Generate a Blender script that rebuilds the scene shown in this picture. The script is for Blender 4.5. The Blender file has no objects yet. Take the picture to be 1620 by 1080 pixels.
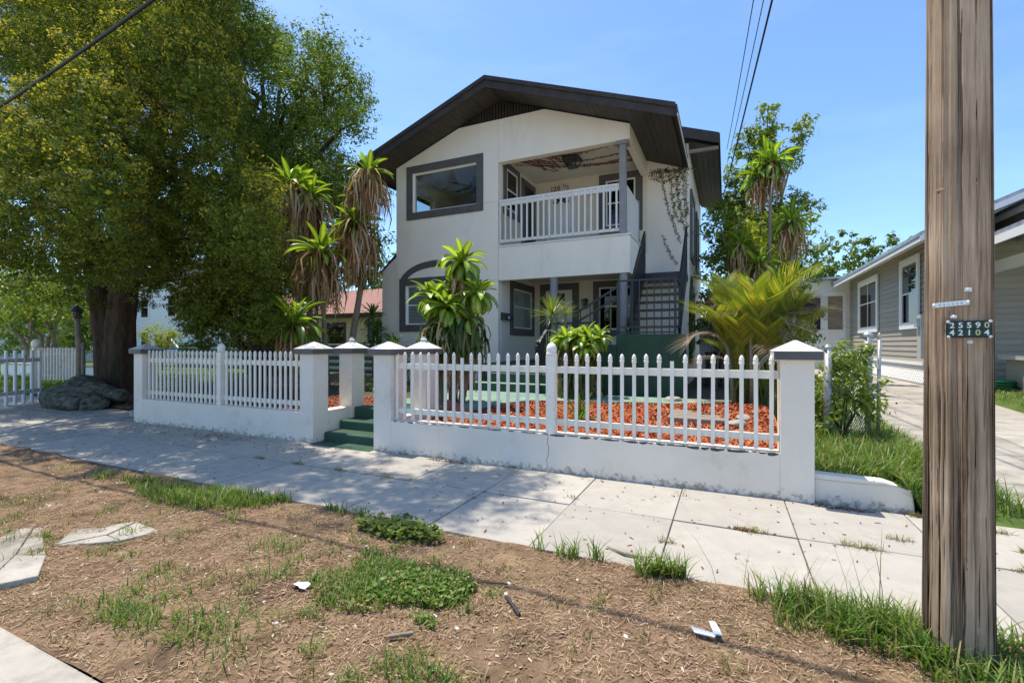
import bpy, bmesh, math, random
import numpy as np
from mathutils import Vector, Matrix, Euler
R = math.radians
random.seed(7); rng = np.random.default_rng(11)
scene = bpy.context.scene
C = scene.collection

# ---------------------------------------------------------------- camera, sky, sun, exposure
cam_d = bpy.data.cameras.new('camera'); cam = bpy.data.objects.new('camera', cam_d); C.objects.link(cam)
cam_d.sensor_width = 36; cam_d.lens = 739 / 1620 * 36; cam_d.shift_y = 5 / 1620
cam_d.clip_start = 0.05; cam_d.clip_end = 3000
cam.location = (0, 0, 1.5); cam.rotation_euler = (R(90), 0, R(24.7))
scene.camera = cam
SUN = Vector((-0.29, 0.07, 0.955)).normalized()
w = bpy.data.worlds.new('World'); scene.world = w; w.use_nodes = True
nt = w.node_tree; nt.nodes.clear()
sky = nt.nodes.new('ShaderNodeTexSky'); sky.sky_type = 'NISHITA'; sky.sun_disc = False
sky.sun_elevation = math.asin(SUN.z); sky.sun_rotation = math.atan2(SUN.x, SUN.y)
sky.altitude = 0; sky.air_density = 1.0; sky.dust_density = 0.6; sky.ozone_density = 9.0
# thin wisps of cirrus, spread evenly over the whole sky
tc = nt.nodes.new('ShaderNodeTexCoord'); mp = nt.nodes.new('ShaderNodeMapping'); mp.inputs['Scale'].default_value = (1.6, 1.6, 7)
nz = nt.nodes.new('ShaderNodeTexNoise'); nz.inputs['Scale'].default_value = 1.5; nz.inputs['Detail'].default_value = 7; nz.inputs['Roughness'].default_value = .58
rp = nt.nodes.new('ShaderNodeValToRGB'); rp.color_ramp.elements[0].position = .47; rp.color_ramp.elements[1].position = .80
rp.color_ramp.elements[1].color = (.06, .06, .06, 1)
mx = nt.nodes.new('ShaderNodeMixRGB'); mx.inputs[2].default_value = (7.5, 8.0, 8.8, 1)
bg = nt.nodes.new('ShaderNodeBackground'); bg.inputs['Strength'].default_value = 0.095
wo = nt.nodes.new('ShaderNodeOutputWorld')
L = nt.links.new
L(tc.outputs['Generated'], mp.inputs['Vector']); L(mp.outputs[0], nz.inputs['Vector']); L(nz.outputs['Fac'], rp.inputs[0])
L(rp.outputs[0], mx.inputs[0]); tn = nt.nodes.new('ShaderNodeMixRGB'); tn.blend_type = 'MULTIPLY'; tn.inputs[0].default_value = 1; tn.inputs[2].default_value = (.97, .975, .92, 1)
L(sky.outputs[0], tn.inputs[1]); L(tn.outputs[0], mx.inputs[1]); L(mx.outputs[0], bg.inputs[0]); L(bg.outputs[0], wo.inputs[0])
sl = bpy.data.lights.new('sun', 'SUN'); sl.energy = 2.15; sl.angle = R(0.53); sl.color = (1, .915, .79)
so = bpy.data.objects.new('sun', sl); C.objects.link(so); so.location = (-10, 3, 30)
so.rotation_euler = (-SUN).to_track_quat('-Z', 'Y').to_euler()
vs = scene.view_settings; vs.view_transform = 'Standard'; vs.look = 'None'; vs.gamma = 1; vs.use_curve_mapping = False
vs.exposure = 1.55
scene.render.engine = 'CYCLES'
cy = scene.cycles; cy.max_bounces = 8; cy.diffuse_bounces = 4; cy.glossy_bounces = 3; cy.transmission_bounces = 5; cy.transparent_max_bounces = 12
cy.use_denoising = True

# ---------------------------------------------------------------- materials
M = {}
def mat(name, col, rough=.7, spec=.3, var=None, vs_=4.0, detail=6, bump=0, bscale=40, stretch=(1, 1, 1), metal=0,
        dirt=None, dscale=1.3, dlo=.5, dhi=.75, objvar=0, splash=None):
    """principled surface: two-colour noise, optional patches of dirt, fine relief"""
    m = bpy.data.materials.new(name); m.use_nodes = True; t = m.node_tree; n = t.nodes; l = t.links.new
    b = n['Principled BSDF']; b.inputs['Roughness'].default_value = rough; b.inputs['Metallic'].default_value = metal
    b.inputs['Specular IOR Level'].default_value = spec
    co = n.new('ShaderNodeTexCoord'); mpp = n.new('ShaderNodeMapping'); mpp.inputs['Scale'].default_value = stretch
    l(co.outputs['Object'], mpp.inputs[0])
    out = None
    if var:
        a = n.new('ShaderNodeTexNoise'); a.inputs['Scale'].default_value = vs_; a.inputs['Detail'].default_value = detail
        a.inputs['Roughness'].default_value = .65
        l(mpp.outputs[0], a.inputs['Vector'])
        r = n.new('ShaderNodeValToRGB'); r.color_ramp.elements[0].position = .32; r.color_ramp.elements[1].position = .68
        r.color_ramp.elements[0].color = (*col, 1); r.color_ramp.elements[1].color = (*var, 1)
        l(a.outputs['Fac'], r.inputs[0]); out = r.outputs[0]
    if dirt:
        d = n.new('ShaderNodeTexNoise'); d.inputs['Scale'].default_value = dscale; d.inputs['Detail'].default_value = 9; d.inputs['Roughness'].default_value = .7
        l(mpp.outputs[0], d.inputs['Vector'])
        rr = n.new('ShaderNodeValToRGB'); rr.color_ramp.elements[0].position = dlo; rr.color_ramp.elements[1].position = dhi
        l(d.outputs['Fac'], rr.inputs[0])
        x = n.new('ShaderNodeMixRGB'); l(rr.outputs[0], x.inputs[0]); x.inputs[2].default_value = (*dirt, 1)
        if out: l(out, x.inputs[1])
        else: x.inputs[1].default_value = (*col, 1)
        out = x.outputs[0]
    if splash:          # spatter and mildew blotches thrown up along the foot of the wall
        d = n.new('ShaderNodeTexNoise'); d.inputs['Scale'].default_value = 14; d.inputs['Detail'].default_value = 8; d.inputs['Roughness'].default_value = .75
        l(mpp.outputs[0], d.inputs['Vector']); sx = n.new('ShaderNodeSeparateXYZ'); l(co.outputs['Object'], sx.inputs[0])
        mr_ = n.new('ShaderNodeMapRange'); mr_.inputs['From Min'].default_value = 0; mr_.inputs['From Max'].default_value = .16; mr_.inputs['To Min'].default_value = .20; mr_.inputs['To Max'].default_value = -.06
        l(sx.outputs[2], mr_.inputs[0]); ad = n.new('ShaderNodeMath'); l(d.outputs['Fac'], ad.inputs[0]); l(mr_.outputs[0], ad.inputs[1])
        rr = n.new('ShaderNodeValToRGB'); rr.color_ramp.elements[0].position = .60; rr.color_ramp.elements[1].position = .74; rr.color_ramp.elements[1].color = (.75, .75, .75, 1)
        l(ad.outputs[0], rr.inputs[0]); x = n.new('ShaderNodeMixRGB'); l(rr.outputs[0], x.inputs[0]); l(out, x.inputs[1]); x.inputs[2].default_value = (*splash, 1); out = x.outputs[0]
    if objvar:
        oi = n.new('ShaderNodeObjectInfo'); hs = n.new('ShaderNodeHueSaturation'); mr_ = n.new('ShaderNodeMapRange')
        mr_.inputs['To Min'].default_value = 1 - objvar; mr_.inputs['To Max'].default_value = 1 + objvar
        l(oi.outputs['Random'], mr_.inputs[0]); l(mr_.outputs[0], hs.inputs['Value']); l(out, hs.inputs['Color']); out = hs.outputs[0]
    if out: l(out, b.inputs['Base Color'])
    else: b.inputs['Base Color'].default_value = (*col, 1)
    if bump:
        e = n.new('ShaderNodeTexNoise'); e.inputs['Scale'].default_value = bscale; e.inputs['Detail'].default_value = 5
        l(mpp.outputs[0], e.inputs['Vector'])
        bp = n.new('ShaderNodeBump'); bp.inputs['Strength'].default_value = bump; bp.inputs['Distance'].default_value = .02
        l(e.outputs['Fac'], bp.inputs['Height']); l(bp.outputs[0], b.inputs['Normal'])
    M[name] = m
    return m

def isl_mat(name, cols, rough=.6, trans=0.0, spec=.3, tcol=None):
    """each loose piece (leaf, blade, chip) takes its own colour from the ramp; optional light through the leaf"""
    m = bpy.data.materials.new(name); m.use_nodes = True; t = m.node_tree; n = t.nodes; l = t.links.new
    b = n['Principled BSDF']; b.inputs['Roughness'].default_value = rough; b.inputs['Specular IOR Level'].default_value = spec
    g = n.new('ShaderNodeNewGeometry'); r = n.new('ShaderNodeValToRGB')
    e = r.color_ramp.elements
    while len(e) < len(cols): e.new(.5)
    for i, c_ in enumerate(cols):
        e[i].position = i / max(1, len(cols) - 1); e[i].color = (*c_, 1)
    l(g.outputs['Random Per Island'], r.inputs[0]); l(r.outputs[0], b.inputs['Base Color'])
    if trans:
        tr = n.new('ShaderNodeBsdfTranslucent'); x = n.new('ShaderNodeMixShader'); x.inputs[0].default_value = trans
        k = n.new('ShaderNodeMixRGB'); k.blend_type = 'MULTIPLY'; k.inputs[0].default_value = 1
        k.inputs[2].default_value = (*(tcol or (1.5, 1.6, .7)), 1)
        l(r.outputs[0], k.inputs[1]); l(k.outputs[0], tr.inputs[0])
        l(b.outputs[0], x.inputs[1]); l(tr.outputs[0], x.inputs[2]); l(x.outputs[0], n['Material Output'].inputs[0])
    M[name] = m
    return m

def strap_mat(name, edge, mid, trans=.35):
    """long strap leaf: stripe down the middle from the leaf's own UV"""
    m = bpy.data.materials.new(name); m.use_nodes = True; t = m.node_tree; n = t.nodes; l = t.links.new
    b = n['Principled BSDF']; b.inputs['Roughness'].default_value = .36; b.inputs['Specular IOR Level'].default_value = .5
    uv = n.new('ShaderNodeUVMap'); sp = n.new('ShaderNodeSeparateXYZ'); l(uv.outputs[0], sp.inputs[0])
    r = n.new('ShaderNodeValToRGB'); e = r.color_ramp.elements
    e[0].position = .18; e[0].color = (*edge, 1); e[1].position = .82; e[1].color = (*edge, 1)
    for p in (.38, .62):
        q = e.new(p); q.color = (*mid, 1)
    l(sp.outputs[0], r.inputs[0])
    oi = n.new('ShaderNodeObjectInfo'); hs = n.new('ShaderNodeHueSaturation'); mr = n.new('ShaderNodeMapRange')
    mr.inputs['To Min'].default_value = .65; mr.inputs['To Max'].default_value = 1.3
    l(oi.outputs['Random'], mr.inputs[0]); l(mr.outputs[0], hs.inputs['Value']); l(r.outputs[0], hs.inputs['Color'])
    l(hs.outputs[0], b.inputs['Base Color'])
    tr = n.new('ShaderNodeBsdfTranslucent'); k = n.new('ShaderNodeMixRGB'); k.blend_type = 'MULTIPLY'; k.inputs[0].default_value = 1
    k.inputs[2].default_value = (1.5, 1.5, .6, 1); l(hs.outputs[0], k.inputs[1]); l(k.outputs[0], tr.inputs[0])
    x = n.new('ShaderNodeMixShader'); x.inputs[0].default_value = trans
    l(b.outputs[0], x.inputs[1]); l(tr.outputs[0], x.inputs[2]); l(x.outputs[0], n['Material Output'].inputs[0])
    M[name] = m

def glass_mat(name, tint=(.9, .95, .95), refl=1.0):
    m = bpy.data.materials.new(name); m.use_nodes = True; t = m.node_tree; n = t.nodes; l = t.links.new; n.clear()
    o = n.new('ShaderNodeOutputMaterial'); tr = n.new('ShaderNodeBsdfTransparent'); tr.inputs[0].default_value = (*tint, 1)
    gl = n.new('ShaderNodeBsdfGlossy'); gl.inputs['Roughness'].default_value = .01; gl.inputs[0].default_value = (refl, refl, refl, 1)
    f = n.new('ShaderNodeFresnel'); f.inputs[0].default_value = 1.5; x = n.new('ShaderNodeMixShader')
    g = n.new('ShaderNodeNewGeometry'); k = n.new('ShaderNodeMath'); k.operation = 'SUBTRACT'; k.inputs[0].default_value = 1; l(g.outputs['Backfacing'], k.inputs[1])
    k2 = n.new('ShaderNodeMath'); k2.operation = 'MULTIPLY'; l(f.outputs[0], k2.inputs[0]); l(k.outputs[0], k2.inputs[1]); l(k2.outputs[0], x.inputs[0]); l(tr.outputs[0], x.inputs[1]); l(gl.outputs[0], x.inputs[2]); l(x.outputs[0], o.inputs[0])
    M[name] = m

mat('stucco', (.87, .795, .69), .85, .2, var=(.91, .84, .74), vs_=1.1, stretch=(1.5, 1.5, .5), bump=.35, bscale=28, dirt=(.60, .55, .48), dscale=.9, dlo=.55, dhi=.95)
mat('stucco_in_bounce', (.74, .67, .54), .85, .2, var=(.80, .73, .60), vs_=1.2, bump=.1, bscale=70)  # warm bounce light inside porch and balcony is put into this colour
mat('fence_stucco', (.74, .66, .56), .8, .25, var=(.82, .74, .64), vs_=1.4, bump=.3, bscale=22, dirt=(.46, .42, .36), dscale=2.2, dlo=.56, dhi=.88, splash=(.17, .14, .10))
mat('cap_stone', (.56, .55, .52), .85, .2, var=(.70, .68, .64), vs_=6, bump=.3, bscale=40, dirt=(.22, .21, .19), dscale=7, dlo=.52, dhi=.75)
mat('mildew', (.055, .05, .042), .95, .1, var=(.13, .12, .10), vs_=30)
mat('grey_paint', (.095, .088, .085), .5, .35, var=(.125, .116, .112), vs_=5, bump=.06, bscale=60)
mat('column_paint', (.24, .23, .235), .5, .35, var=(.29, .28, .285), vs_=4, bump=.05)
mat('roof_dark', (.034, .027, .023), .6, .3, var=(.060, .049, .043), vs_=5, bump=.2, bscale=30)
mat('soffit_wood', (.040, .034, .031), .6, .35, var=(.095, .076, .066), vs_=3, stretch=(8, .8, 8), bump=.25, bscale=18)
mat('shingle', (.06, .055, .055), .9, .15, var=(.10, .09, .09), vs_=14, bump=.4, bscale=60)
mat('black_metal', (.018, .018, .022), .42, .5, var=(.035, .034, .038), vs_=9)
mat('green_paint', (.026, .072, .045), .6, .3, var=(.042, .10, .062), vs_=3, bump=.25, bscale=30, dirt=(.045, .05, .035), dscale=2.4, dlo=.5, dhi=.8)
mat('green_walk', (.15, .28, .205), .75, .2, var=(.24, .35, .27), vs_=2.5, bump=.2, bscale=50, dirt=(.35, .36, .31), dscale=3, dlo=.52, dhi=.72)
mat('vinyl', (.79, .73, .63), .5, .3, objvar=.06, var=(.85, .80, .71), vs_=3, stretch=(1, 1, 3), dirt=(.50, .45, .31), dscale=4.5, dlo=.54, dhi=.80)
mat('white_wood', (.74, .72, .68), .6, .3, var=(.82, .80, .77), vs_=7, bump=.15, bscale=30, dirt=(.30, .27, .20), dscale=6, dlo=.62, dhi=.76)
mat('white_paint', (.78, .78, .77), .5, .4, var=(.82, .82, .81), vs_=3)
mat('concrete', (.35, .325, .28), .9, .2, objvar=.08, var=(.42, .39, .34), vs_=3.2, bump=.25, bscale=90, dirt=(.28, .25, .205), dscale=2.2, dlo=.55, dhi=.78)
mat('concrete_old', (.33, .30, .255), .9, .2, objvar=.10, var=(.44, .405, .345), vs_=3, bump=.4, bscale=60, dirt=(.17, .155, .125), dscale=2.2, dlo=.48, dhi=.72)
mat('joint', (.09, .078, .06), .95, .1)
mat('asphalt', (.34, .32, .285), .9, .2, var=(.42, .395, .355), vs_=40, bump=.5, bscale=120)
mat('dirt', (.125, .078, .047), .95, .1, var=(.28, .19, .118), vs_=5, detail=10, bump=.9, bscale=35, dirt=(.075, .052, .036), dscale=1.7, dlo=.52, dhi=.70)
mat('soil', (.075, .055, .040), .95, .1, var=(.15, .115, .08), vs_=6, bump=.8, bscale=30)
mat('lawn', (.05, .085, .018), .9, .1, var=(.11, .15, .04), vs_=3, bump=.5, bscale=40)
mat('terrain', (.36, .33, .25), .95, .1, var=(.44, .40, .31), vs_=.5, bump=.3)
mat('bark', (.050, .034, .024), .95, .15, var=(.115, .080, .058), vs_=5, stretch=(4, 4, .5), bump=1.0, bscale=9, dirt=(.045, .055, .02), dscale=1.0, dlo=.5, dhi=.75)
mat('bark_pale', (.20, .165, .12), .9, .2, var=(.33, .28, .21), vs_=9, stretch=(1, 1, .6), bump=.4, bscale=30)
mat('rock', (.13, .12, .10), .9, .2, var=(.25, .23, .20), vs_=4, bump=.7, bscale=20, dirt=(.035, .05, .015), dscale=2.5, dlo=.42, dhi=.62)
mat('siding', (.33, .295, .245), .6, .3, objvar=.07, var=(.38, .34, .285), vs_=2, stretch=(1, .4, 3), bump=.05)
mat('siding_blue', (.42, .41, .39), .6, .3, var=(.48, .47, .44), vs_=2)
mat('beige', (.62, .50, .33), .8, .2, var=(.68, .56, .38), vs_=2)
mat('roof_red', (.26, .135, .105), .9, .15, var=(.36, .21, .17), vs_=9, bump=.3)
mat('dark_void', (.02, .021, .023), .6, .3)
mat('galv', (.33, .34, .36), .45, .4, var=(.46, .47, .49), vs_=8, metal=.5, dirt=(.16, .14, .12), dscale=5)
mat('plastic_dark', (.028, .03, .034), .5, .4)
mat('tag_green', (.008, .045, .036), .4, .4)
mat('tag_black', (.012, .012, .013), .5, .4)
mat('tag_white', (.78, .78, .76), .5, .3)
mat('tag_yellow', (.55, .50, .25), .5, .3)
mat('alu', (.62, .63, .64), .4, .5, metal=.35)
mat('weathered', (.20, .165, .13), .9, .1, var=(.34, .29, .235), vs_=5, stretch=(1, 6, 6), bump=.4)
mat('terracotta', (.30, .12, .08), .9, .1, var=(.38, .17, .12), vs_=5, bump=.4)
mat('hose', (.01, .13, .055), .4, .4)
mat('blue_car', (.10, .22, .26), .25, .6)
mat('corr_green', (.05, .12, .10), .6, .3, var=(.09, .16, .13), vs_=3)
mat('corr_white', (.55, .57, .54), .6, .3, var=(.65, .66, .63), vs_=3)
mat('blind', (.58, .57, .54), .6, .3)
mat('wire', (.012, .012, .013), .5, .4)
mat('plant_stem', (.05, .085, .02), .7, .2, var=(.11, .13, .04), vs_=8)
mat('vine_dry', (.20, .055, .035), .9, .1, var=(.30, .10, .06), vs_=10)
mat('litter_white', (.80, .80, .82), .6, .3)
glass_mat('glass', (.82, .86, .85)); glass_mat('glass_dark', (.20, .22, .23))
isl_mat('leaf_front', [(.032, .058, .010), (.062, .098, .014), (.10, .135, .018), (.145, .17, .022), (.20, .195, .028)], .6, .28, .12)
isl_mat('leaf_sunlit_tip', [(.20, .22, .025), (.32, .31, .035), (.40, .34, .045), (.48, .32, .06)], .6, .38, .15)  # new-growth yellow, raised so the clump tops look sunlit
isl_mat('leaf_oak', [(.055, .10, .018), (.10, .16, .026), (.15, .205, .036), (.21, .245, .05)], .55, .38, .25)
isl_mat('leaf_light', [(.08, .13, .02), (.14, .21, .03), (.22, .28, .04), (.32, .35, .06)], .45, .40, .4)
isl_mat('leaf_lime', [(.16, .20, .015), (.27, .30, .02), (.38, .38, .03)], .5, .4, .3)
isl_mat('leaf_dead', [(.16, .085, .035), (.32, .17, .07), (.48, .28, .13), (.58, .42, .26), (.62, .52, .38)], .8, .25, .2, (1.2, 1, .7))
isl_mat('leaf_under', [(.03, .06, .012), (.07, .12, .02), (.12, .15, .035), (.22, .16, .07)], .5, .25, .4)
isl_mat('palm_gold', [(.11, .17, .02), (.17, .23, .025), (.28, .30, .03), (.45, .37, .05)], .45, .35, .4)
isl_mat('palm_dead', [(.20, .13, .07), (.33, .24, .15), (.42, .35, .27), (.46, .41, .35)], .85, .15, .1, (1.1, 1, .8))
isl_mat('grass_mat', [(.045, .10, .012), (.08, .17, .02), (.13, .23, .03), (.21, .26, .06), (.34, .29, .13)], .5, .35, .35)
isl_mat('grass_dry', [(.10, .12, .03), (.19, .19, .06), (.34, .28, .13), (.42, .33, .18)], .7, .25, .2, (1.2, 1.1, .7))
isl_mat('straw', [(.08, .045, .025), (.17, .10, .055), (.25, .16, .09), (.36, .25, .145), (.52, .40, .27), (.16, .095, .055)], .9, 0, .1)
isl_mat('mulch_red', [(.13, .035, .018), (.36, .070, .026), (.46, .105, .038), (.50, .19, .085), (.27, .055, .024), (.42, .25, .14)], .9, 0, .1)
isl_mat('litter', [(.045, .022, .012), (.12, .05, .025), (.22, .085, .04), (.28, .17, .09)], .9, 0, .1)
isl_mat('vine_leaf', [(.035, .065, .015), (.06, .10, .022), (.09, .13, .03)], .5, .1, .4)
isl_mat('pebble', [(.35, .32, .28), (.6, .57, .52), (.45, .35, .26), (.7, .68, .65)], .8, 0, .2)
strap_mat('dracaena', (.11, .24, .022), (.38, .45, .06))
strap_mat('dracaena_dark', (.030, .10, .012), (.10, .19, .02))
strap_mat('dracaena_broad', (.15, .29, .03), (.42, .50, .09))
strap_mat('spiky', (.30, .33, .06), (.10, .19, .02))

# ---------------------------------------------------------------- objects
def wloc(o):
    v = Vector((0, 0, 0))
    while o: v = v + o.location; o = o.parent
    return v
def tag(o, label=None, cat=None, group=None, kind=None):
    if label: o['label'] = label
    if cat: o['category'] = cat
    if group: o['group'] = group
    if kind: o['kind'] = kind
    return o
def thing(name, loc, label, cat, group=None):
    o = bpy.data.objects.new(name, None); C.objects.link(o); o.location = loc; o.empty_display_size = .2
    return tag(o, label, cat, group)
def link(name, me, parent=None, kind=None):
    o = bpy.data.objects.new(name, me); C.objects.link(o)
    if parent:
        o.parent = parent; o.location = -wloc(parent)
    if kind: o['kind'] = kind
    return o
def inst(name, me, parent, mtx):
    o = bpy.data.objects.new(name, me); C.objects.link(o); o.parent = parent
    o.matrix_local = Matrix.Translation(-wloc(parent)) @ mtx
    return o

class MB:
    def __init__(s): s.v = []; s.f = []
    def add(s, vs, fs):
        k = len(s.v); s.v += [tuple(p) for p in vs]; s.f += [tuple(i + k for i in f) for f in fs]; return s
    def box(s, x0, y0, z0, x1, y1, z1):
        return s.add([(x0, y0, z0), (x1, y0, z0), (x1, y1, z0), (x0, y1, z0), (x0, y0, z1), (x1, y0, z1), (x1, y1, z1), (x0, y1, z1)],
                     [(0, 3, 2, 1), (4, 5, 6, 7), (0, 1, 5, 4), (1, 2, 6, 5), (2, 3, 7, 6), (3, 0, 4, 7)])
    def prism(s, poly, axis, a, b):
        """outline extruded along an axis; poly holds the other two coordinates in order"""
        def P(u, v, t): return {'y': (u, t, v), 'x': (t, u, v), 'z': (u, v, t)}[axis]
        n = len(poly)
        vs = [P(u, v, a) for u, v in poly] + [P(u, v, b) for u, v in poly]
        return s.add(vs, [tuple(range(n)), tuple(range(2 * n - 1, n - 1, -1))] + [((i + 1) % n, i, n + i, n + (i + 1) % n) for i in range(n)])
    def bar(s, p0, p1, w, h, up=(0, 0, 1)):
        p0, p1 = Vector(p0), Vector(p1); d = (p1 - p0).normalized(); sd = d.cross(Vector(up))
        if sd.length < 1e-4: sd = Vector((1, 0, 0))
        sd.normalize(); u = sd.cross(d)
        q = [p + sd * a * w / 2 + u * b * h / 2 for p in (p0, p1) for a, b in ((-1, -1), (1, -1), (1, 1), (-1, 1))]
        return s.add(q, [(0, 3, 2, 1), (4, 5, 6, 7), (0, 1, 5, 4), (1, 2, 6, 5), (2, 3, 7, 6), (3, 0, 4, 7)])
    def tube(s, pts, rad, n=8):
        pts = [Vector(p) for p in pts]; k = len(pts)
        if not hasattr(rad, '__len__'): rad = [rad] * k
        vs = []; ref = Vector((.31, .95, .05))
        for i, p in enumerate(pts):
            d = (pts[min(i + 1, k - 1)] - pts[max(i - 1, 0)]).normalized()
            a = d.cross(ref)
            if a.length < .05: a = d.cross(Vector((1, 0, 0)))
            a.normalize(); b = d.cross(a)
            vs += [p + (a * math.cos(2 * math.pi * j / n) + b * math.sin(2 * math.pi * j / n)) * rad[i] for j in range(n)]
        fs = [(i * n + j, i * n + (j + 1) % n, (i + 1) * n + (j + 1) % n, (i + 1) * n + j) for i in range(k - 1) for j in range(n)]
        fs += [tuple(range(n - 1, -1, -1)), tuple(range((k - 1) * n, k * n))]
        return s.add(vs, fs)
    def lathe(s, prof, c, n=12, rot=0):
        vs = []
        for r, z in prof:
            vs += [(c[0] + r * math.cos(rot + 2 * math.pi * j / n), c[1] + r * math.sin(rot + 2 * math.pi * j / n), c[2] + z) for j in range(n)]
        k = len(prof)
        fs = [(i * n + j, i * n + (j + 1) % n, (i + 1) * n + (j + 1) % n, (i + 1) * n + j) for i in range(k - 1) for j in range(n)]
        fs += [tuple(range(n - 1, -1, -1)), tuple(range((k - 1) * n, k * n))]
        return s.add(vs, fs)
    def mesh(s, name, m, smooth=False):
        me = bpy.data.meshes.new(name); me.from_pydata(s.v, [], s.f); me.update()
        bm = bmesh.new(); bm.from_mesh(me); bmesh.ops.recalc_face_normals(bm, faces=bm.faces); bm.to_mesh(me); bm.free()
        me.materials.append(M[m])
        if smooth: me.polygons.foreach_set('use_smooth', [True] * len(me.polygons))
        return me
    def build(s, name, m, parent=None, smooth=False, bevel=0, kind=None):
        o = link(name, s.mesh(name, m, smooth), parent, kind)
        if bevel:
            b = o.modifiers.new('bevel', 'BEVEL'); b.width = bevel; b.segments = 2; b.limit_method = 'ANGLE'
        return o
def box(name, m, parent, x0, y0, z0, x1, y1, z1, bevel=0, kind=None):
    return MB().box(x0, y0, z0, x1, y1, z1).build(name, m, parent, bevel=bevel, kind=kind)

def quads(name, V, k, m, parent=None, kind='stuff', uv=None):
    """V: (N, k, 3) loose polygons with k corners each, as one mesh"""
    N = len(V); me = bpy.data.meshes.new(name)
    me.vertices.add(N * k); me.vertices.foreach_set('co', V.reshape(-1).astype(np.float32))
    me.loops.add(N * k); me.loops.foreach_set('vertex_index', np.arange(N * k, dtype=np.int32))
    me.polygons.add(N); me.polygons.foreach_set('loop_start', np.arange(0, N * k, k, dtype=np.int32))
    me.update(calc_edges=True); me.materials.append(M[m])
    return link(name, me, parent, kind)
def unit(a): return a / np.maximum(np.linalg.norm(a, axis=-1, keepdims=True), 1e-6)
def leaf_polys(P, nrm, size, aspect=.5):
    N = len(P); n = unit(nrm); t = unit(np.cross(n, rng.normal(size=(N, 3)))); b = np.cross(n, t)
    s = (size * rng.uniform(.5, 1.5, (N, 1)))
    return np.stack([P - t * s * .5, P + b * s * aspect * .5 + n * s * .06, P + t * s * .5, P - b * s * aspect * .5 + n * s * .06], 1)
def shell(c, r, n, inner=.45, squash=1.0):
    d = unit(rng.normal(size=(n, 3))); q = rng.uniform(inner, 1.0, (n, 1)) ** .6
    lob = 1 + .22 * np.sin(d[:, :1] * 7 + c[0] * 3) * np.sin(d[:, 1:2] * 6 + c[1] * 5) + .15 * np.sin(d[:, 2:] * 9 + c[2] * 4)
    return np.array(c) + d * q * lob * np.array([r, r, r * squash]), d
def crown(name, m, parent, clumps, per, size, squash=1.15, aspect=.5, inner=.45, up=.35, tip=None, tipn=0, core=0, shape=1.0, sprig=.28, lead=.25):
    """leaves gathered in sprigs over each clump's shell, larger old leaves inside, yellow new growth on up-pointing shoots, its brightness painting sunlit clump tops"""
    Ps, Ns, Sz = [], [], []; T, TN = [], []
    for x, y, z, r in clumps:
        k = max(20, int(per * r * r)); ns_ = max(16, int(k / 34)); sc, sd = shell((x, y, z), r, ns_, inner, squash)
        w_ = rng.integers(0, ns_, k); q = unit(rng.normal(size=(k, 3))); ar = (rng.uniform(.25, 1, (k, 1))) * sprig * r ** .5
        Ps.append(sc[w_] + q * ar * np.array([1, 1, .8])); Ns.append(q * .9 + sd[w_] * shape * .7 + rng.normal(size=q.shape) * .55 + np.array([0, 0, up])); Sz.append(np.full((k, 1), size))
        if core:
            k = int(core * r * r); p, d = shell((x, y, z), r * .62, k, .1, squash); Ps.append(p); Ns.append(rng.normal(size=d.shape)); Sz.append(np.full((k, 1), size * 2.0))
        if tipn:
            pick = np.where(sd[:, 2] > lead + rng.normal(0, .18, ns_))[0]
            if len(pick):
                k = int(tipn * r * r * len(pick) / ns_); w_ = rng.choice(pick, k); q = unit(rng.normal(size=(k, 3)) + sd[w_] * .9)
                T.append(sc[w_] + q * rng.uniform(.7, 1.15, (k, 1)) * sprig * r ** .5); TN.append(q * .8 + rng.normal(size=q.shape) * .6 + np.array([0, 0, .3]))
    o = quads(name, leaf_polys(np.concatenate(Ps), np.concatenate(Ns), np.concatenate(Sz), aspect), 4, m, parent, None)
    if tipn: quads('sunlit_growth', leaf_polys(np.concatenate(T), np.concatenate(TN), size, aspect), 4, tip, parent, None)
    return o
def limb(parent, a, b, r0, r1, m, name='limb', wob=.25, n=9, seg=9):
    a, b = Vector(a), Vector(b); pts = []; rr = []
    for i in range(seg + 1):
        t = i / seg; k = math.sin(math.pi * t)
        p = a.lerp(b, t) + Vector((random.uniform(-1, 1), random.uniform(-1, 1), random.uniform(-.3, 1))) * wob * k * .5 + Vector((0, 0, wob * k))
        pts.append(p); rr.append(r0 + (r1 - r0) * t)
    return MB().tube(pts, rr, n).build(name, m, parent, smooth=True)
def strips(name, paths, widths, side, m, parent=None, kind='stuff'):
    """N ribbons along paths (N,S,3), widths (N,S), side direction (N,3) or (N,S,3)"""
    N, S, _ = paths.shape
    if side.ndim == 2: side = side[:, None, :]
    a = paths - side * widths[..., None] / 2; b = paths + side * widths[..., None] / 2
    V = np.stack([a, b], 2).reshape(N, S * 2, 3)
    base = (np.arange(N) * S * 2)[:, None, None]; i = np.arange(S - 1)[None, :, None] * 2
    F = (base + i + np.array([0, 1, 3, 2])[None, None, :]).reshape(-1)
    me = bpy.data.meshes.new(name); nf = N * (S - 1)
    me.vertices.add(N * S * 2); me.vertices.foreach_set('co', V.reshape(-1).astype(np.float32))
    me.loops.add(nf * 4); me.loops.foreach_set('vertex_index', F.astype(np.int32)); me.polygons.add(nf)
    me.polygons.foreach_set('loop_start', np.arange(0, nf * 4, 4, dtype=np.int32)); me.update(calc_edges=True); me.materials.append(M[m])
    me.polygons.foreach_set('use_smooth', [True] * nf)
    return link(name, me, parent, kind) if name else me
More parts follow.
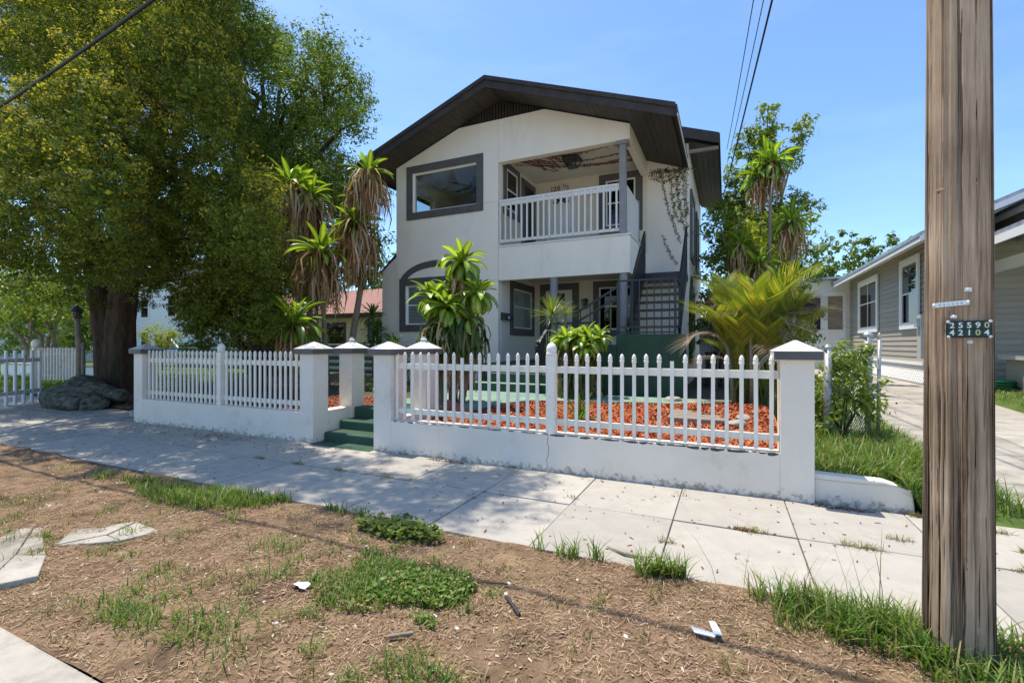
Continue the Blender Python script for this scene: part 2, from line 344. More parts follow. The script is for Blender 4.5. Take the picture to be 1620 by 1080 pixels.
def blades(name, P, h, wdt, m, lean=.5, parent=None):
    """grass: bent tapering blades at the points P (N,3)"""
    N = len(P); a = rng.uniform(0, 2 * np.pi, (N, 1)); d = np.concatenate([np.cos(a), np.sin(a), 0 * a], 1)
    sd = np.concatenate([-np.sin(a), np.cos(a), 0 * a], 1); H = h * rng.uniform(.45, 1.3, (N, 1)); W = wdt * rng.uniform(.7, 1.2, (N, 1))
    ln = lean * rng.uniform(.2, 1.4, (N, 1)); up = np.array([0, 0, 1.])
    pts = [P + up * H * (t - .3 * ln * t * t) + d * H * ln * t ** 1.8 for t in (0, .4, .72, 1)]
    return strips(name, np.stack(pts, 1), np.concatenate([W * .8, W, W * .7, W * .06], 1), sd, m, parent)
def chips(name, P, ln, wd, m, tilt=.35, parent=None):
    N = len(P); a = rng.uniform(0, 2 * np.pi, (N, 1)); d = np.concatenate([np.cos(a), np.sin(a), rng.normal(0, tilt, (N, 1))], 1); d = unit(d)
    sd = unit(np.concatenate([-np.sin(a), np.cos(a), rng.normal(0, tilt, (N, 1))], 1))
    l_ = ln * rng.uniform(.35, 1.3, (N, 1)); w_ = wd * rng.uniform(.5, 1.4, (N, 1))
    return quads(name, np.stack([P - d * l_ / 2 - sd * w_ * .3, P + d * l_ * .45 - sd * w_ / 2, P + d * l_ / 2 + sd * w_ * .4, P - d * l_ * .5 + sd * w_ * .5], 1), 4, m, parent)
def in_ell(n, cx, cy, rx, ry, p=.6):
    a = rng.uniform(0, 2 * np.pi, n); q = rng.uniform(0, 1, n) ** p
    return np.stack([cx + rx * q * np.cos(a), cy + ry * q * np.sin(a)], 1)
def sheet(name, m, x0, x1, y0, y1, nx, ny, zf, kind='structure', parent=None):
    vs = []; fs = []
    for j in range(ny + 1):
        for i in range(nx + 1):
            x = x0 + (x1 - x0) * i / nx; y = y0 + (y1 - y0) * j / ny; vs.append((x, y, zf(x, y)))
    for j in range(ny):
        for i in range(nx):
            k = j * (nx + 1) + i; fs.append((k, k + 1, k + nx + 2, k + nx + 1))
    o = MB().add(vs, fs).build(name, m, parent, smooth=True, kind=kind)
    return o
_TX = {}
def text_mesh(s, size, depth=.002):
    key = (s, size)
    if key in _TX: return _TX[key]
    cu = bpy.data.curves.new('letters', 'FONT'); cu.body = s; cu.size = size; cu.align_x = 'CENTER'; cu.align_y = 'CENTER'; cu.extrude = depth
    cu.offset = size * .015
    o = bpy.data.objects.new('letters', cu); C.objects.link(o); bpy.context.view_layer.update()
    me = bpy.data.meshes.new_from_object(o.evaluated_get(bpy.context.evaluated_depsgraph_get()))
    bpy.data.objects.remove(o); bpy.data.curves.remove(cu); _TX[key] = me
    return me
# ================================================================ the setting
def nse(x, y, s=1.0):
    return (math.sin(x * 1.7 * s + y * .9 * s) + math.sin(x * .6 * s - y * 2.3 * s + 1.3) + .6 * math.sin(x * 4.1 * s + y * 3.7 * s + .5)
            + .4 * math.sin(x * 9.3 * s - y * 7.1 * s)) / 3
def sstep(a, b, x):
    t = min(1, max(0, (x - a) / (b - a))); return t * t * (3 - 2 * t)
sheet('ground', 'terrain', -700, 700, -500, 900, 4, 4, lambda x, y: -.32)
sheet('road', 'asphalt', -120, 120, -9, .93, 12, 4, lambda x, y: -.15)
kerb = MB()
for i in range(-20, 12):
    kerb.box(i * 2.4, .93, -.3, i * 2.4 + 2.393, 1.13, 0.0)
kerb.build('kerb', 'concrete_old', bevel=.02, kind='structure')
def edge_y(x): return 3.16 + .07 * nse(x * 1.3, 2) + .035 * math.sin(x * 7.3)
def verge_z(x, y):
    z = -.015 + .022 * nse(x * 1.5, y * 1.5) + .010 * nse(x * 5, y * 5)
    z += .025 * sstep(1.15, 1.6, y)
    return z * (1 - sstep(edge_y(x) - .12, edge_y(x), y)) + .012 * sstep(edge_y(x) - .2, edge_y(x) - .05, y) - .09 * sstep(edge_y(x), edge_y(x) + .08, y)
def vz(P): return np.array([verge_z(a, b) for a, b in P])
sheet('verge', 'dirt', -26, 9, 1.13, 3.34, 520, 46, verge_z)

# pavement of cast slabs with open joints
pav = box('sidewalk', 'joint', None, -30, 3.16, -.2, 12, 5.24, -.014, kind='structure')
sw = .921; slab_me = MB().box(-.4565, -.5, -.1, .4565, .5, 0).mesh('slab', 'concrete')
slab2 = MB().box(-.4565, -.485, -.1, .4565, .485, 0).mesh('slab', 'concrete')
for i in range(-32, 13):
    for j, (yc, me) in enumerate(((3.71, slab_me), (4.712, slab2))):
        q = inst('slab', me, pav, Matrix.Translation((-.42 + sw * (i + .5), yc, random.uniform(-.004, .003))) @ Euler((random.uniform(-.003, .003), random.uniform(-.003, .003), 0)).to_matrix().to_4x4())
        b = q.modifiers.new('bevel', 'BEVEL'); b.width = .006; b.segments = 2
# house yard, raised behind the fence wall
def yard_z(x, y):
    m = .36 + .02 * nse(x, y) + .012 * nse(x * 4, y * 4) + .07 * sstep(6, 9, y)
    m += .12 * math.exp(-((x - .1) ** 2 / .8 + (y - 7.6) ** 2 / 1.2)) + .05 * math.exp(-((x + 2.4) ** 2 / .6 + (y - 8.9) ** 2 / .4))
    if -5.76 < x < -4.48 and y < 6.35: m = -.25
    return m
sheet('yard', 'soil', -10.3, .62, 5.4, 21, 182, 100, yard_z)
def strip_z(x, y): return .22 + .02 * nse(x, y) + .14 * sstep(6, 16, y) - .20 * max(sstep(1.9, 2.38, x) * (1 - sstep(8, 15, y)), 1.25 * sstep(1.45, 1.62, x) * (1 - sstep(5.25, 6.1, y)))
sheet("grass_strip", "lawn", .60, 2.42, 5.245, 24, 24, 110, strip_z)
def drive_z(y): return .36 * sstep(4.6, 17, y)
drv = MB().prism([(5.24, -.3), (5.24, -.02)] + [(y, drive_z(y) - .02) for y in range(6, 28)] + [(27, -.3)], 'x', 2.36, 5.02).build('driveway', 'joint', kind='structure')
for k in range(15):
    y0 = 5.25 + 1.45 * k; y1 = y0 + 1.435
    for x0, x1 in ((2.37, 3.68), (3.695, 5.01)):
        za, zb = drive_z(y0), drive_z(y1)
        MB().add([(x0, y0, za - .1), (x1, y0, za - .1), (x1, y1, zb - .1), (x0, y1, zb - .1), (x0, y0, za), (x1, y0, za), (x1, y1, zb), (x0, y1, zb)],
                 [(0, 3, 2, 1), (4, 5, 6, 7), (0, 1, 5, 4), (1, 2, 6, 5), (2, 3, 7, 6), (3, 0, 4, 7)]).build('slab', 'concrete_old', drv)
def nlawn_z(x, y):
    if x < 5.06: return drive_z(y) - .03
    return -.01 + .42 * sstep(5.2, 15, y) + .02 * nse(x, y)
sheet('neighbour_lawn', 'lawn', 5.02, 40, 5.25, 17, 200, 40, nlawn_z)
def left_z(x, y): return .03 + .30 * sstep(5.5, 10, y) + .03 * nse(x, y)
sheet('side_lot', 'soil', -14.8, -10.3, 6.0, 22, 20, 50, left_z)
sheet('left_lawn', 'lawn', -70, -14.8, 6.6, 40, 30, 30, lambda x, y: .02 + .2 * sstep(6, 12, y) + .02 * nse(x, y))
sheet('back_lots', 'lawn', -120, 120, 20, 300, 10, 10, lambda x, y: .28)
ap = box('side_driveway', 'joint', None, -30, 5.245, -.2, -10.56, 6.6, -.02, kind='structure')
for i in range(9):
    x1 = -10.58 - i * 1.9; MB().box(x1 - 1.885, 5.26, -.1, x1, 6.58, .004 + .002 * (i % 2)).build('slab', 'concrete_old', ap, bevel=.006)

# ================================================================ picket fences on low rendered walls
pick = MB().box(-.019, -.011, 0, .019, .011, .835)
pick.lathe([(.019, .835), (.026, .845), (.026, .862), (.021, .868), (.0255, .885), (.019, .915), (.004, .936)], (0, 0, 0), 8)
picket_me = pick.mesh('picket', 'vinyl'); short_me = MB().box(-.019, -.011, 0, .019, .011, .862).mesh('picket', 'vinyl')
def pillar(root, x0, x1, y0, y1, zb, zt, finial=False, white_left=True):
    p = box('pillar', 'fence_stucco', root, x0, y0, zb, x1, y1, zt, bevel=.004)
    cx, cy = (x0 + x1) / 2, (y0 + y1) / 2; e = .06; h = .085
    MB().box(x0 - e, y0 - e, zt + .001, x1 + e, y1 + e, zt + h).build('cap_slab', 'cap_stone' if white_left else 'grey_paint', p, bevel=.004)
    t = MB(); r = ((x1 - x0) / 2 + e + .004); ry = ((y1 - y0) / 2 + e + .004)
    a = .045 if finial else .012; z0 = zt + h + .001; z1 = z0 + .105
    t.add([(cx - r, cy - ry, z0), (cx + r, cy - ry, z0), (cx + r, cy + ry, z0), (cx - r, cy + ry, z0), (cx - a, cy - a, z1), (cx + a, cy - a, z1), (cx + a, cy + a, z1), (cx - a, cy + a, z1)],
          [(0, 3, 2, 1), (4, 5, 6, 7), (0, 1, 5, 4), (1, 2, 6, 5), (2, 3, 7, 6), (3, 0, 4, 7)])
    t.build('cap_top', 'cap_stone', p)
    if finial: MB().lathe([(.05, 0), (.052, .045), (.03, .06), (.024, .09)], (cx, cy, z1 - .004), 10).build('finial', 'cap_stone', p, smooth=False)
    if white_left:      # grey band painted on the street and gate faces of the cap
        MB().box(x0 - e + .003, y0 - e - .003, zt + .004, x1 + e + .003, y0 - e + .01, zt + h - .003).build('painted_band', 'grey_paint', p)
        MB().box(x1 + e - .01, y0 - e + .012, zt + .004, x1 + e + .003, y1 + e, zt + h - .003).build('painted_band', 'grey_paint', p)
    return p
def panel(root, xs, x0, x1, short=()):
    yc = 5.29
    for z0, z1 in ((1.16, 1.24), (.54, .61)):
        MB().box(x0, yc + .004, z0, x1, yc + .045, z1).build('rail', 'vinyl', root, bevel=.003)
    for i, x in enumerate(xs):
        inst('picket', short_me if i in short else picket_me, root, Matrix.Translation((x, yc - .009, .462 + random.uniform(-.003, .003))) @ Matrix.Rotation(random.uniform(-.006, .006), 4, 'Y'))
def fpost(root, x):
    p = MB().box(x - .055, 5.235, .44, x + .055, 5.345, 1.37).build('post', 'vinyl', root, bevel=.004)
    MB().lathe([(.055, 1.37), (.066, 1.375), (.066, 1.40), (.056, 1.405), (.064, 1.43), (.06, 1.47), (.04, 1.505), (.006, 1.53)], (x, 5.29, 0), 16).build('post_cap', 'vinyl', p, smooth=True)

fr = thing('picket_fence', (-1.9, 5.3, 0), 'white picket fence on low wall before the red mulch bed, right of the green steps', 'fence')
wm = MB(); wm.box(-4.2445, 5.1925, -.15, .4685, 5.42, .445); wm.build('base_wall', 'fence_stucco', fr, bevel=.004)
pillar(fr, -4.545, -4.245, 5.19, 5.49, -.15, 1.352)
pillar(fr, .469, .752, 5.19, 5.49, -.15, 1.352)
pillar(fr, -4.52, -4.22, 6.0, 6.3, .0, 1.352, True)
box('return_wall', 'fence_stucco', fr, -4.50, 5.492, -.05, -4.28, 5.998, .45)
panel(fr, [-4.20 + (-2.09 + 4.20) * i / 16 for i in range(17)], -4.243, -1.966, (8,))
fpost(fr, -1.91)
panel(fr, [-1.735 + (.40 + 1.735) * i / 16 for i in range(17)], -1.854, .467, (9,))
fl = thing('picket_fence', (-8.1, 5.3, 0), 'white picket fence on low wall in tree shade, left of the green steps', 'fence')
box('base_wall', 'fence_stucco', fl, -10.2195, 5.1925, -.15, -6.0005, 5.42, .455, bevel=.004)
pillar(fl, -10.50, -10.22, 5.19, 5.47, -.15, 1.325, white_left=False)
pillar(fl, -6.0, -5.72, 5.19, 5.49, -.15, 1.352)
pillar(fl, -6.0, -5.72, 6.0, 6.3, .0, 1.352, True, False)
MB().prism([(5.492, -.1), (5.998, .05), (5.998, .46), (5.492, .46)], 'x', -5.96, -5.735).build('return_wall', 'fence_stucco', fl)
panel(fl, [-10.15 + (-8.19 + 10.15) * i / 16 for i in range(17)], -10.218, -8.076)
fpost(fl, -8.02)
panel(fl, [-7.86 + (-6.06 + 7.86) * i / 15 for i in range(16)], -7.964, -6.002)
# black mildew along the top edge of the right wall, and a hairline crack
md = MB(); x = -4.2
while x < .44:
    l_ = random.uniform(.05, .22); h = random.uniform(.006, .022) * (1.5 if x > -2 else .7); x2 = min(x + l_, .46)
    md.prism([(x, .446), (x2, .446), (x2 - .01, .446 - h * random.uniform(.4, 1)), ((x + x2) / 2, .446 - h), (x + .01, .446 - h * random.uniform(.3, 1))], 'y', 5.190, 5.20); x = x2 + random.uniform(.0, .12) * (.3 if x > -2 else 1)
md.build('mildew', 'mildew', fr, kind='stuff')
ck = MB(); p = Vector((-1.93, 5.1915, .44))
for i in range(14):
    q = p + Vector((random.uniform(-.012, .014), 0, -.028)); ck.bar(p, q, .003, .004, up=(0, 1, 0)); p = q
ck.build('crack', 'mildew', fr, kind='stuff')
# loose low stub of wall beyond the right pillar
MB().prism([(.756, -.1), (1.53, -.1), (1.50, .20), (1.30, .262), (.756, .272)], 'y', 5.25, 5.40).build('stub_wall', 'fence_stucco', None, bevel=.015)
tag(bpy.data.objects['stub_wall'], 'low stained white stub of wall holding the overgrown grass beside the right pillar', 'wall')

# entry steps, painted green
es = thing('entry_steps', (-5.1, 5.7, 0), 'dark green painted concrete steps between the two fence walls', 'steps')
for i, (y0, z0, z1) in enumerate(((5.40, -.1, .14), (5.72, .0, .28), (6.05, .1, .455))):
    box('step', 'green_paint', es, -5.716, y0, z0, -4.55, y0 + .318 if i < 2 else 6.62, z1, bevel=.02)
box('threshold', 'green_paint', es, -5.715, 5.10, -.05, -4.55, 5.39, .006)

# walkway of the yard, painted pale green
wk = MB()
wk.prism([(-5.7, 6.63), (-4.0, 6.63), (-3.3, 8.0), (-1.5, 8.5), (.1, 8.7), (.1, 9.5), (-2.2, 9.35), (-3.35, 8.75), (-3.4, 9.3), (-5.2, 9.3), (-5.4, 8.0)], 'z', .30, .475)
wk.build('garden_path', 'green_walk', kind='structure')
# ================================================================ the two-storey house
H = thing('two_storey_house', (-5.4, 13, .4), 'two-storey white stucco house with dark gable roof and corner balcony', 'house')
YF, YB = 11.0, 13.6; XL, XS, XR, XE = -8.78, -5.46, -2.05, -.95
def hb(name, m, *a, bevel=0, parent=None): return box(name, m, parent or H, *a, bevel=bevel)
# street front, cast in panels with fine joints between them
fw = hb('front_wall', 'stucco', XL, YF, .35, -8.45, YF + .2, 3.2)
def panelw(*a): return hb('wall_panel', 'stucco', *a, parent=fw)
panelw(-8.449, YF + .0004, .35, -6.35, YF + .2, 2.07); panelw(-6.349, YF, .35, XS - .003, YF + .2, 3.2)
panelw(XL, YF, 3.206, XS - .003, YF + .2, 5.268)
panelw(XL, YF, 5.274, -8.2, YF + .2, 6.4); panelw(-6.1, YF, 5.274, XS - .003, YF + .2, 6.4)
MB().prism([(XL, 6.4012), (XS - .003, 6.4012), (XS - .003, 7.41), (-6.66, 7.41), (XL, 6.635)], 'y', YF, YF + .2).build('wall_panel', 'stucco', fw)
MB().prism([(XS + .003, 6.28), (XR, 6.28), (XR, 6.63), (-4.16, 7.41), (XS + .003, 7.41)], 'y', YF, YF + .2).build('wall_panel', 'stucco', fw)
# left side wall with two window openings to the upper room
for a in ((YF + .2, .35, 20, 4.9), (YF + .2, 6.15, 20, 6.66), (YF + .2, 4.9, 11.75, 6.15), (12.75, 4.9, 13.05, 6.15), (14.05, 4.9, 20, 6.15)):
    hb('side_wall', 'stucco', XL, a[0], a[1], XL + .16, a[2], a[3])
MB().prism([(-9.36, .2), (XL - .001, .2), (XL - .001, 4.09), (-9.32, 3.66)], 'y', YF + .03, YF + .32).build('buttress', 'stucco', H)
MB().bar((-9.36, YF + .17, 3.65), (XL - .01, YF + .17, 4.135), .34, .05).build('buttress_cap', 'roof_dark', H)
# party wall beside porch and balcony, back wall, right flank
hb('porch_wall', 'stucco', XS - .16, YF + .2, .4, XS, YB, 3.55); hb('balcony_wall', 'stucco_in_bounce', XS - .16, YF + .2, 3.9, XS, YB, 6.66)
hb('back_wall', 'stucco_in_bounce', XL + .16, YB, .3, XR, YB + .2, 3.55); hb('back_wall', 'stucco_in_bounce', XS - .16, YB, 3.55, XR, YB + .2, 6.7)
hb('stair_wall', 'stucco', XR + .001, YB, .3, XE, YB + .2, 7.0)
hb('flank_wall', 'stucco', XE - .2, YB + .201, .3, XE, 19.8, 6.9)
hb('rear_wall', 'stucco', XL + .16, 19.8, .3, XE, 20, 6.9)
# upper room behind the big window
hb('room_floor', 'stucco_in_bounce', XL + .16, YF + .2, 3.9, XS - .16, 15.4, 4.0); hb('room_ceiling', 'stucco_in_bounce', XL + .16, YF + .2, 6.55, XS - .16, 15.4, 6.62)
hb('room_back_wall', 'stucco_in_bounce', XL + .16, 15.4, 3.9, XS - .16, 15.5, 6.62); hb('room_side_wall', 'stucco_in_bounce', XS - .161, YB + .2, 3.9, XS - .05, 15.4, 6.62)
hb('inner_doorway', 'white_paint', -7.7, 15.36, 4.0, -6.6, 15.399, 6.1); hb('inner_door', 'dark_void', -7.58, 15.345, 4.0, -6.72, 15.3595, 5.98)

def mapf(face, pos):
    if face == '-y': return lambda u0, u1, z0, z1, n0, n1: (u0, pos - n1, z0, u1, pos - n0, z1)
    if face == '+x': return lambda u0, u1, z0, z1, n0, n1: (pos + n0, u0, z0, pos + n1, u1, z1)
    return lambda u0, u1, z0, z1, n0, n1: (pos - n1, u0, z0, pos - n0, u1, z1)
def window(root, face, pos, u0, u1, z0, z1, cw=.18, casing='grey_paint', sash='white_paint', depth=.0, rails=(.5,), mull=(), glass='glass_dark', back='dark_void', proud=.035, blind=False, label=None):
    """casing round the opening (outer size given), sash bars, one pane per light, blind or dark behind"""
    mp_ = mapf(face, pos); B = lambda *a: mp_(*a)
    c_ = MB()
    for a in ((u0, u1, z1 - cw, z1), (u0, u1, z0, z0 + cw), (u0, u0 + cw, z0 + cw, z1 - cw), (u1 - cw, u1, z0 + cw, z1 - cw)):
        c_.box(*B(*a, -.001, proud))
    wdw = c_.build('window', casing, root)
    if label: wdw['label'] = label
    a0, a1, b0, b1 = u0 + cw, u1 - cw, z0 + cw, z1 - cw; s = .045
    f = MB(); n0, n1 = -depth + .004, -depth + .03
    for a in ((a0, a1, b1 - s, b1), (a0, a1, b0, b0 + s), (a0, a0 + s, b0 + s, b1 - s), (a1 - s, a1, b0 + s, b1 - s)): f.box(*B(*a, n0, n1))
    zs = [b0 + s] + [b0 + (b1 - b0) * r for r in rails] + [b1 - s]; us = [a0 + s] + [a0 + (a1 - a0) * r for r in mull] + [a1 - s]
    for z in zs[1:-1]: f.box(*B(a0 + s, a1 - s, z - .02, z + .02, n0, n1 - .002))
    for u in us[1:-1]: f.box(*B(u - .018, u + .018, b0 + s, b1 - s, n0, n1 - .004))
    f.build('sash', sash, wdw)
    for i in range(len(zs) - 1):
        for j in range(len(us) - 1):
            MB().box(*B(us[j], us[j + 1], zs[i], zs[i + 1], n0 + .006, n0 + .009)).build('pane', glass, wdw)
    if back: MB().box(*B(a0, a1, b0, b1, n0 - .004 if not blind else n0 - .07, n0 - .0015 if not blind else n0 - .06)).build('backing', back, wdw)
    if blind:
        s_ = MB(); z = b0 + .02
        while z < b1 - .02:
            q = B(a0 + .02, a1 - .02, z, z + .03, n0 - .03, n0 - .012); s_.box(*q); z += .042
        s_.build('blind', 'blind', wdw, kind='stuff')
    return wdw
# big picture window, upper left
window(H, '-y', YF, -8.40, -5.90, 5.07, 6.60, .2, depth=.09, rails=(), glass='glass', back=None, proud=.03)
# arched window below
window(H, '-y', YF, -8.65, -6.15, 1.87, 3.40, .2, depth=.10, rails=(.5,), mull=(.5,), glass='glass', back='dark_void', blind=True)
ar = MB(); N = 28; cx, zc = -7.40, 3.22
def arc(ra, rb, i): t = math.pi * i / N; return (cx - ra * math.cos(t), zc + rb * math.sin(t))
for i in range(N):
    p = [arc(1.25, .64, i), arc(1.25, .64, i + 1), arc(1.06, .46, i + 1), arc(1.06, .46, i)]
    ar.prism(p, 'y', YF - .036, YF + .002)
ar.build('arch_casing', 'grey_paint', H)
MB().prism([arc(1.058, .458, i) for i in range(N + 1)], 'y', YF - .014, YF + .002).build('arch_panel', 'stucco', H)
# porch and balcony windows and doors
window(H, '+x', XS, 11.72, 13.46, 1.76, 3.28, .2, rails=(.55,), glass='glass', back='blind', proud=.04)
window(H, '+x', XS, 11.30, 12.36, 5.02, 6.46, .17, rails=(.5,), glass='glass_dark')
window(H, '-y', YB, -3.60, -2.25, 1.75, 3.36, .18, rails=(.55,), mull=(.34, .66), glass='glass_dark')
window(H, '-y', YB, -3.42, -2.17, 4.75, 6.47, .2, rails=(.5,), mull=(.5,), glass='glass_dark')
window(H, '+x', XE, 14.1, 15.5, 3.95, 5.9, .16, proud=.06); window(H, '+x', XE, 16.6, 17.8, 3.95, 5.9, .16, proud=.06)
window(H, '+x', XE, 14.1, 15.5, 1.35, 3.2, .16, proud=.06)
for y0, y1 in ((11.75, 12.75), (13.05, 14.05)):
    window(H, '-x', XL, y0 - .12, y1 + .12, 4.78, 6.27, .12, 'white_paint', depth=.08, rails=(.5,), glass='glass', back=None)
def door(root, face, pos, u0, u1, z0, z1, cw, casing, leaf, extra=None):
    mp_ = mapf(face, pos); d = MB()
    for a in ((u0, u1, z1 - cw, z1), (u0, u0 + cw, z0, z1 - cw), (u1 - cw, u1, z0, z1 - cw)): d.box(*mp_(*a, -.001, .04))
    o = d.build('door', casing, root)
    MB().box(*mp_(u0 + cw, u1 - cw, z0, z1 - cw, -.001, .02)).build('leaf', leaf, o)
    MB().lathe([(.012, 0), (.028, .02), (.028, .045), (.01, .06)], mp_(u1 - cw - .09, 0, z0 + .95, 0, .022, 0)[:3], 8).build('knob', 'black_metal', o)
    return o
d1 = door(H, '-y', YB, -5.28, -4.04, 1.05, 3.36, .2, 'grey_paint', 'white_paint')
MB().box(-4.85, YB - .03, 2.84, -4.48, YB - .021, 3.06).build('door_light', 'dark_void', d1)
for zz in (1.3, 2.0):
    for xx in (-4.98, -4.62): MB().box(xx, YB - .026, zz, xx + .28, YB - .0205, zz + .55).build('panel', 'white_paint', d1, bevel=.004)
d2 = door(H, '-y', YB, -5.08, -4.12, 3.95, 6.14, .07, 'white_paint', 'white_paint')
fan = MB()
for i in range(5):
    t0, t1 = math.pi * (i + .08) / 5, math.pi * (i + .92) / 5
    fan.prism([(-4.6 - r_ * math.cos(t), 5.80 + r_ * .9 * math.sin(t)) for r_, t in ((.09, t0), (.25, t0), (.26, (t0 + t1) / 2), (.25, t1), (.09, t1))], 'y', YB - .027, YB - .0205)
fan.build('fanlight', 'dark_void', d2)
door(H, '+x', XS, 12.52, 13.56, 3.92, 6.38, .17, 'grey_paint', 'dark_void')
# balcony: parapet, floor, ceiling, side beam, corner post
hb('parapet', 'stucco', XS + .004, YF + .0005, 3.18, XR, YF + .14, 4.05, bevel=.008); hb('parapet', 'stucco', XR - .14, YF + .1405, 3.18, XR - .0008, YB - .001, 4.05)
hb('coping', 'white_wood', XS + .006, YF - .025, 4.052, XR + .025, YF + .16, 4.09); hb('coping', 'white_wood', XR - .16, YF + .161, 4.052, XR + .024, 12.75, 4.089)
hb('balcony_floor', 'stucco_in_bounce', XS + .002, YF + .141, 3.42, XR - .141, YB - .002, 3.93)
hb('balcony_ceiling', 'stucco_in_bounce', XS + .002, YF + .201, 6.52, XR - .16, YB - .002, 6.57)
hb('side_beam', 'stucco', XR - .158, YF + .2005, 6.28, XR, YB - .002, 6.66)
cp = hb('corner_post', 'column_paint', -2.30, YF + .03, 4.091, -2.15, YF + .18, 6.27, bevel=.006)
hb('post_cap', 'column_paint', -2.36, YF - .02, 6.19, -2.09, YF + .22, 6.278, parent=cp)
for x in (-3.95, -2.22):
    cl = MB().lathe([(.10, 1.06), (.10, 3.18)], (x, YF + .12, 0), 20).build('porch_column', 'column_paint', H, smooth=False)
rl = MB().box(XS + .01, YF + .03, 5.245, -2.305, YF + .12, 5.30).build('balcony_railing', 'white_wood', H, bevel=.006)
def sub(name, m, *a): return box(name, m, rl, *a)
sub('rail', 'white_wood', XS + .01, YF + .05, 5.14, -2.305, YF + .10, 5.24); sub('rail', 'white_wood', XS + .01, YF + .05, 4.18, -2.305, YF + .10, 4.25)
bal = MB().box(-.02, -.02, 0, .02, .02, 1.03).mesh('baluster', 'white_wood')
for i in range(21): inst('baluster', bal, rl, Matrix.Translation((-5.41 + i * .1525, YF + .028, 4.215)))
sub('rail', 'white_wood', -2.25, YF + .19, 5.245, -2.16, 12.75, 5.30); sub('rail', 'white_wood', -2.23, YF + .19, 4.18, -2.18, 12.75, 4.25)
for i in range(11): inst('baluster', bal, rl, Matrix.Translation((-2.157, YF + .25 + i * .145, 4.215)))
hb('newel_post', 'column_paint', -2.26, 12.76, 4.0, -2.14, 12.88, 5.36)
# ---- roof: planked soffit, barge boards, slab
XC, PK, SL = -5.41, 7.86, .366
def zu(x): return PK - SL * abs(x - XC)
EL, ER = -9.46, -.96; YR = 10.2
rf = MB().prism([(EL, zu(EL) + .08), (XC, PK + .08), (ER, zu(ER) + .08), (ER, zu(ER) + .215), (XC, PK + .215), (EL, zu(EL) + .215)], 'y', YR, 14.0).build('roof', 'shingle', H)
MB().prism([(EL, zu(EL) + .08), (-8.0, zu(-8.0) + .08), (-8.0, zu(-8.0) + .215), (EL, zu(EL) + .215)], 'y', 14.002, 20.4).build('roof_slope', 'shingle', rf)
for a, b in ((EL, XC), (XC, ER)):
    k = 1 if a == EL else -1
    MB().prism([(a, zu(a) - .03), (b, zu(b) - .03), (b, zu(b) + .235), (a, zu(a) + .235)], 'y', YR - .045, YR - .002).build('barge_board', 'roof_dark', rf)
    MB().prism([(a, zu(a) + .15), (b, zu(b) + .15), (b, zu(b) + .255), (a, zu(a) + .255)], 'y', YR - .075, YR - .046).build('drip_edge', 'roof_dark', rf)
MB().box(ER - .002, YR - .05, zu(ER) - .03, ER + .03, 13.15, zu(ER) + .22).build('eave_board', 'roof_dark', rf)
MB().box(ER + .0305, YR - .05, zu(ER) - .02, ER + .045, 13.15, zu(ER) + .03).build('eave_trim', 'white_wood', rf)
MB().box(EL - .03, YR - .05, zu(EL) - .03, EL + .002, 20.4, zu(EL) + .22).build('eave_board', 'roof_dark', rf)
pl = .145
n = int((XC - EL) / pl)
for sgn, cnt in ((-1, n), (1, int((ER - XC) / pl))):
    for i in range(cnt):
        x0 = XC + sgn * (i * pl + .003); x1 = XC + sgn * ((i + 1) * pl - .003)
        over = x0 < XL or x1 > XR
        y1 = 13.55 if over else YF - .002
        if x1 < XL: y1 = 20.3
        dz = random.uniform(-.004, .004)
        MB().prism([(x0, zu(x0) + .045 + dz), (x1, zu(x1) + .045 + dz), (x1, zu(x1) + .072 + dz), (x0, zu(x0) + .072 + dz)], 'y', YR + .002, y1).build('soffit_plank', 'soffit_wood', rf)
# louvred gable head above the stucco
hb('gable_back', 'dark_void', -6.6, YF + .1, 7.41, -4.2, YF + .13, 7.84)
x = -6.55
while x < -4.25:
    zt = zu(x) + .03
    if zt > 7.46: MB().box(x, YF + .02, 7.412, x + .055, YF + .07, min(zt, zu(x + .055) + .03)).build('gable_slat', 'roof_dark', rf)
    x += .085
# rear roof, wider to the right
def zr(x): return 6.95 - .36 * (x + .19) * (1 if x > XC else 0) if x > XC else 0
rr = MB().prism([(-.19, 6.83), (-.19, 6.95), (XC, zr(XC + .001)), (XC, zr(XC + .001) - .12)], 'y', 13.2, 20.3).build('rear_roof', 'shingle', H)
MB().prism([(-.185, 6.70), (-.185, 6.97), (-1.9, zr(-1.9) + .02), (-1.9, zr(-1.9) - .25)], 'y', 13.16, 13.198).build('barge_board', 'roof_dark', rr)
box('eave_board', 'roof_dark', rr, -.188, 13.2, 6.70, -.16, 20.3, 6.965)
box('eave_lookout', 'weathered', rr, -.93, 13.30, 6.60, -.2, 13.36, 6.69)
for i in range(5):
    x0 = -.95 + i * .15
    MB().prism([(x0 + .003, zr(x0) - .20), (x0 + .147, zr(x0 + .15) - .20), (x0 + .147, zr(x0 + .15) - .175), (x0 + .003, zr(x0) - .175)], 'y', 13.55, 20.2).build('soffit_plank', 'soffit_wood', rr)
MB().tube([(-.26, 19.6, 6.6), (-.5, 19.7, 5.9), (-.85, 19.8, 5.6)], .05, 8).build('downpipe', 'white_paint', H)
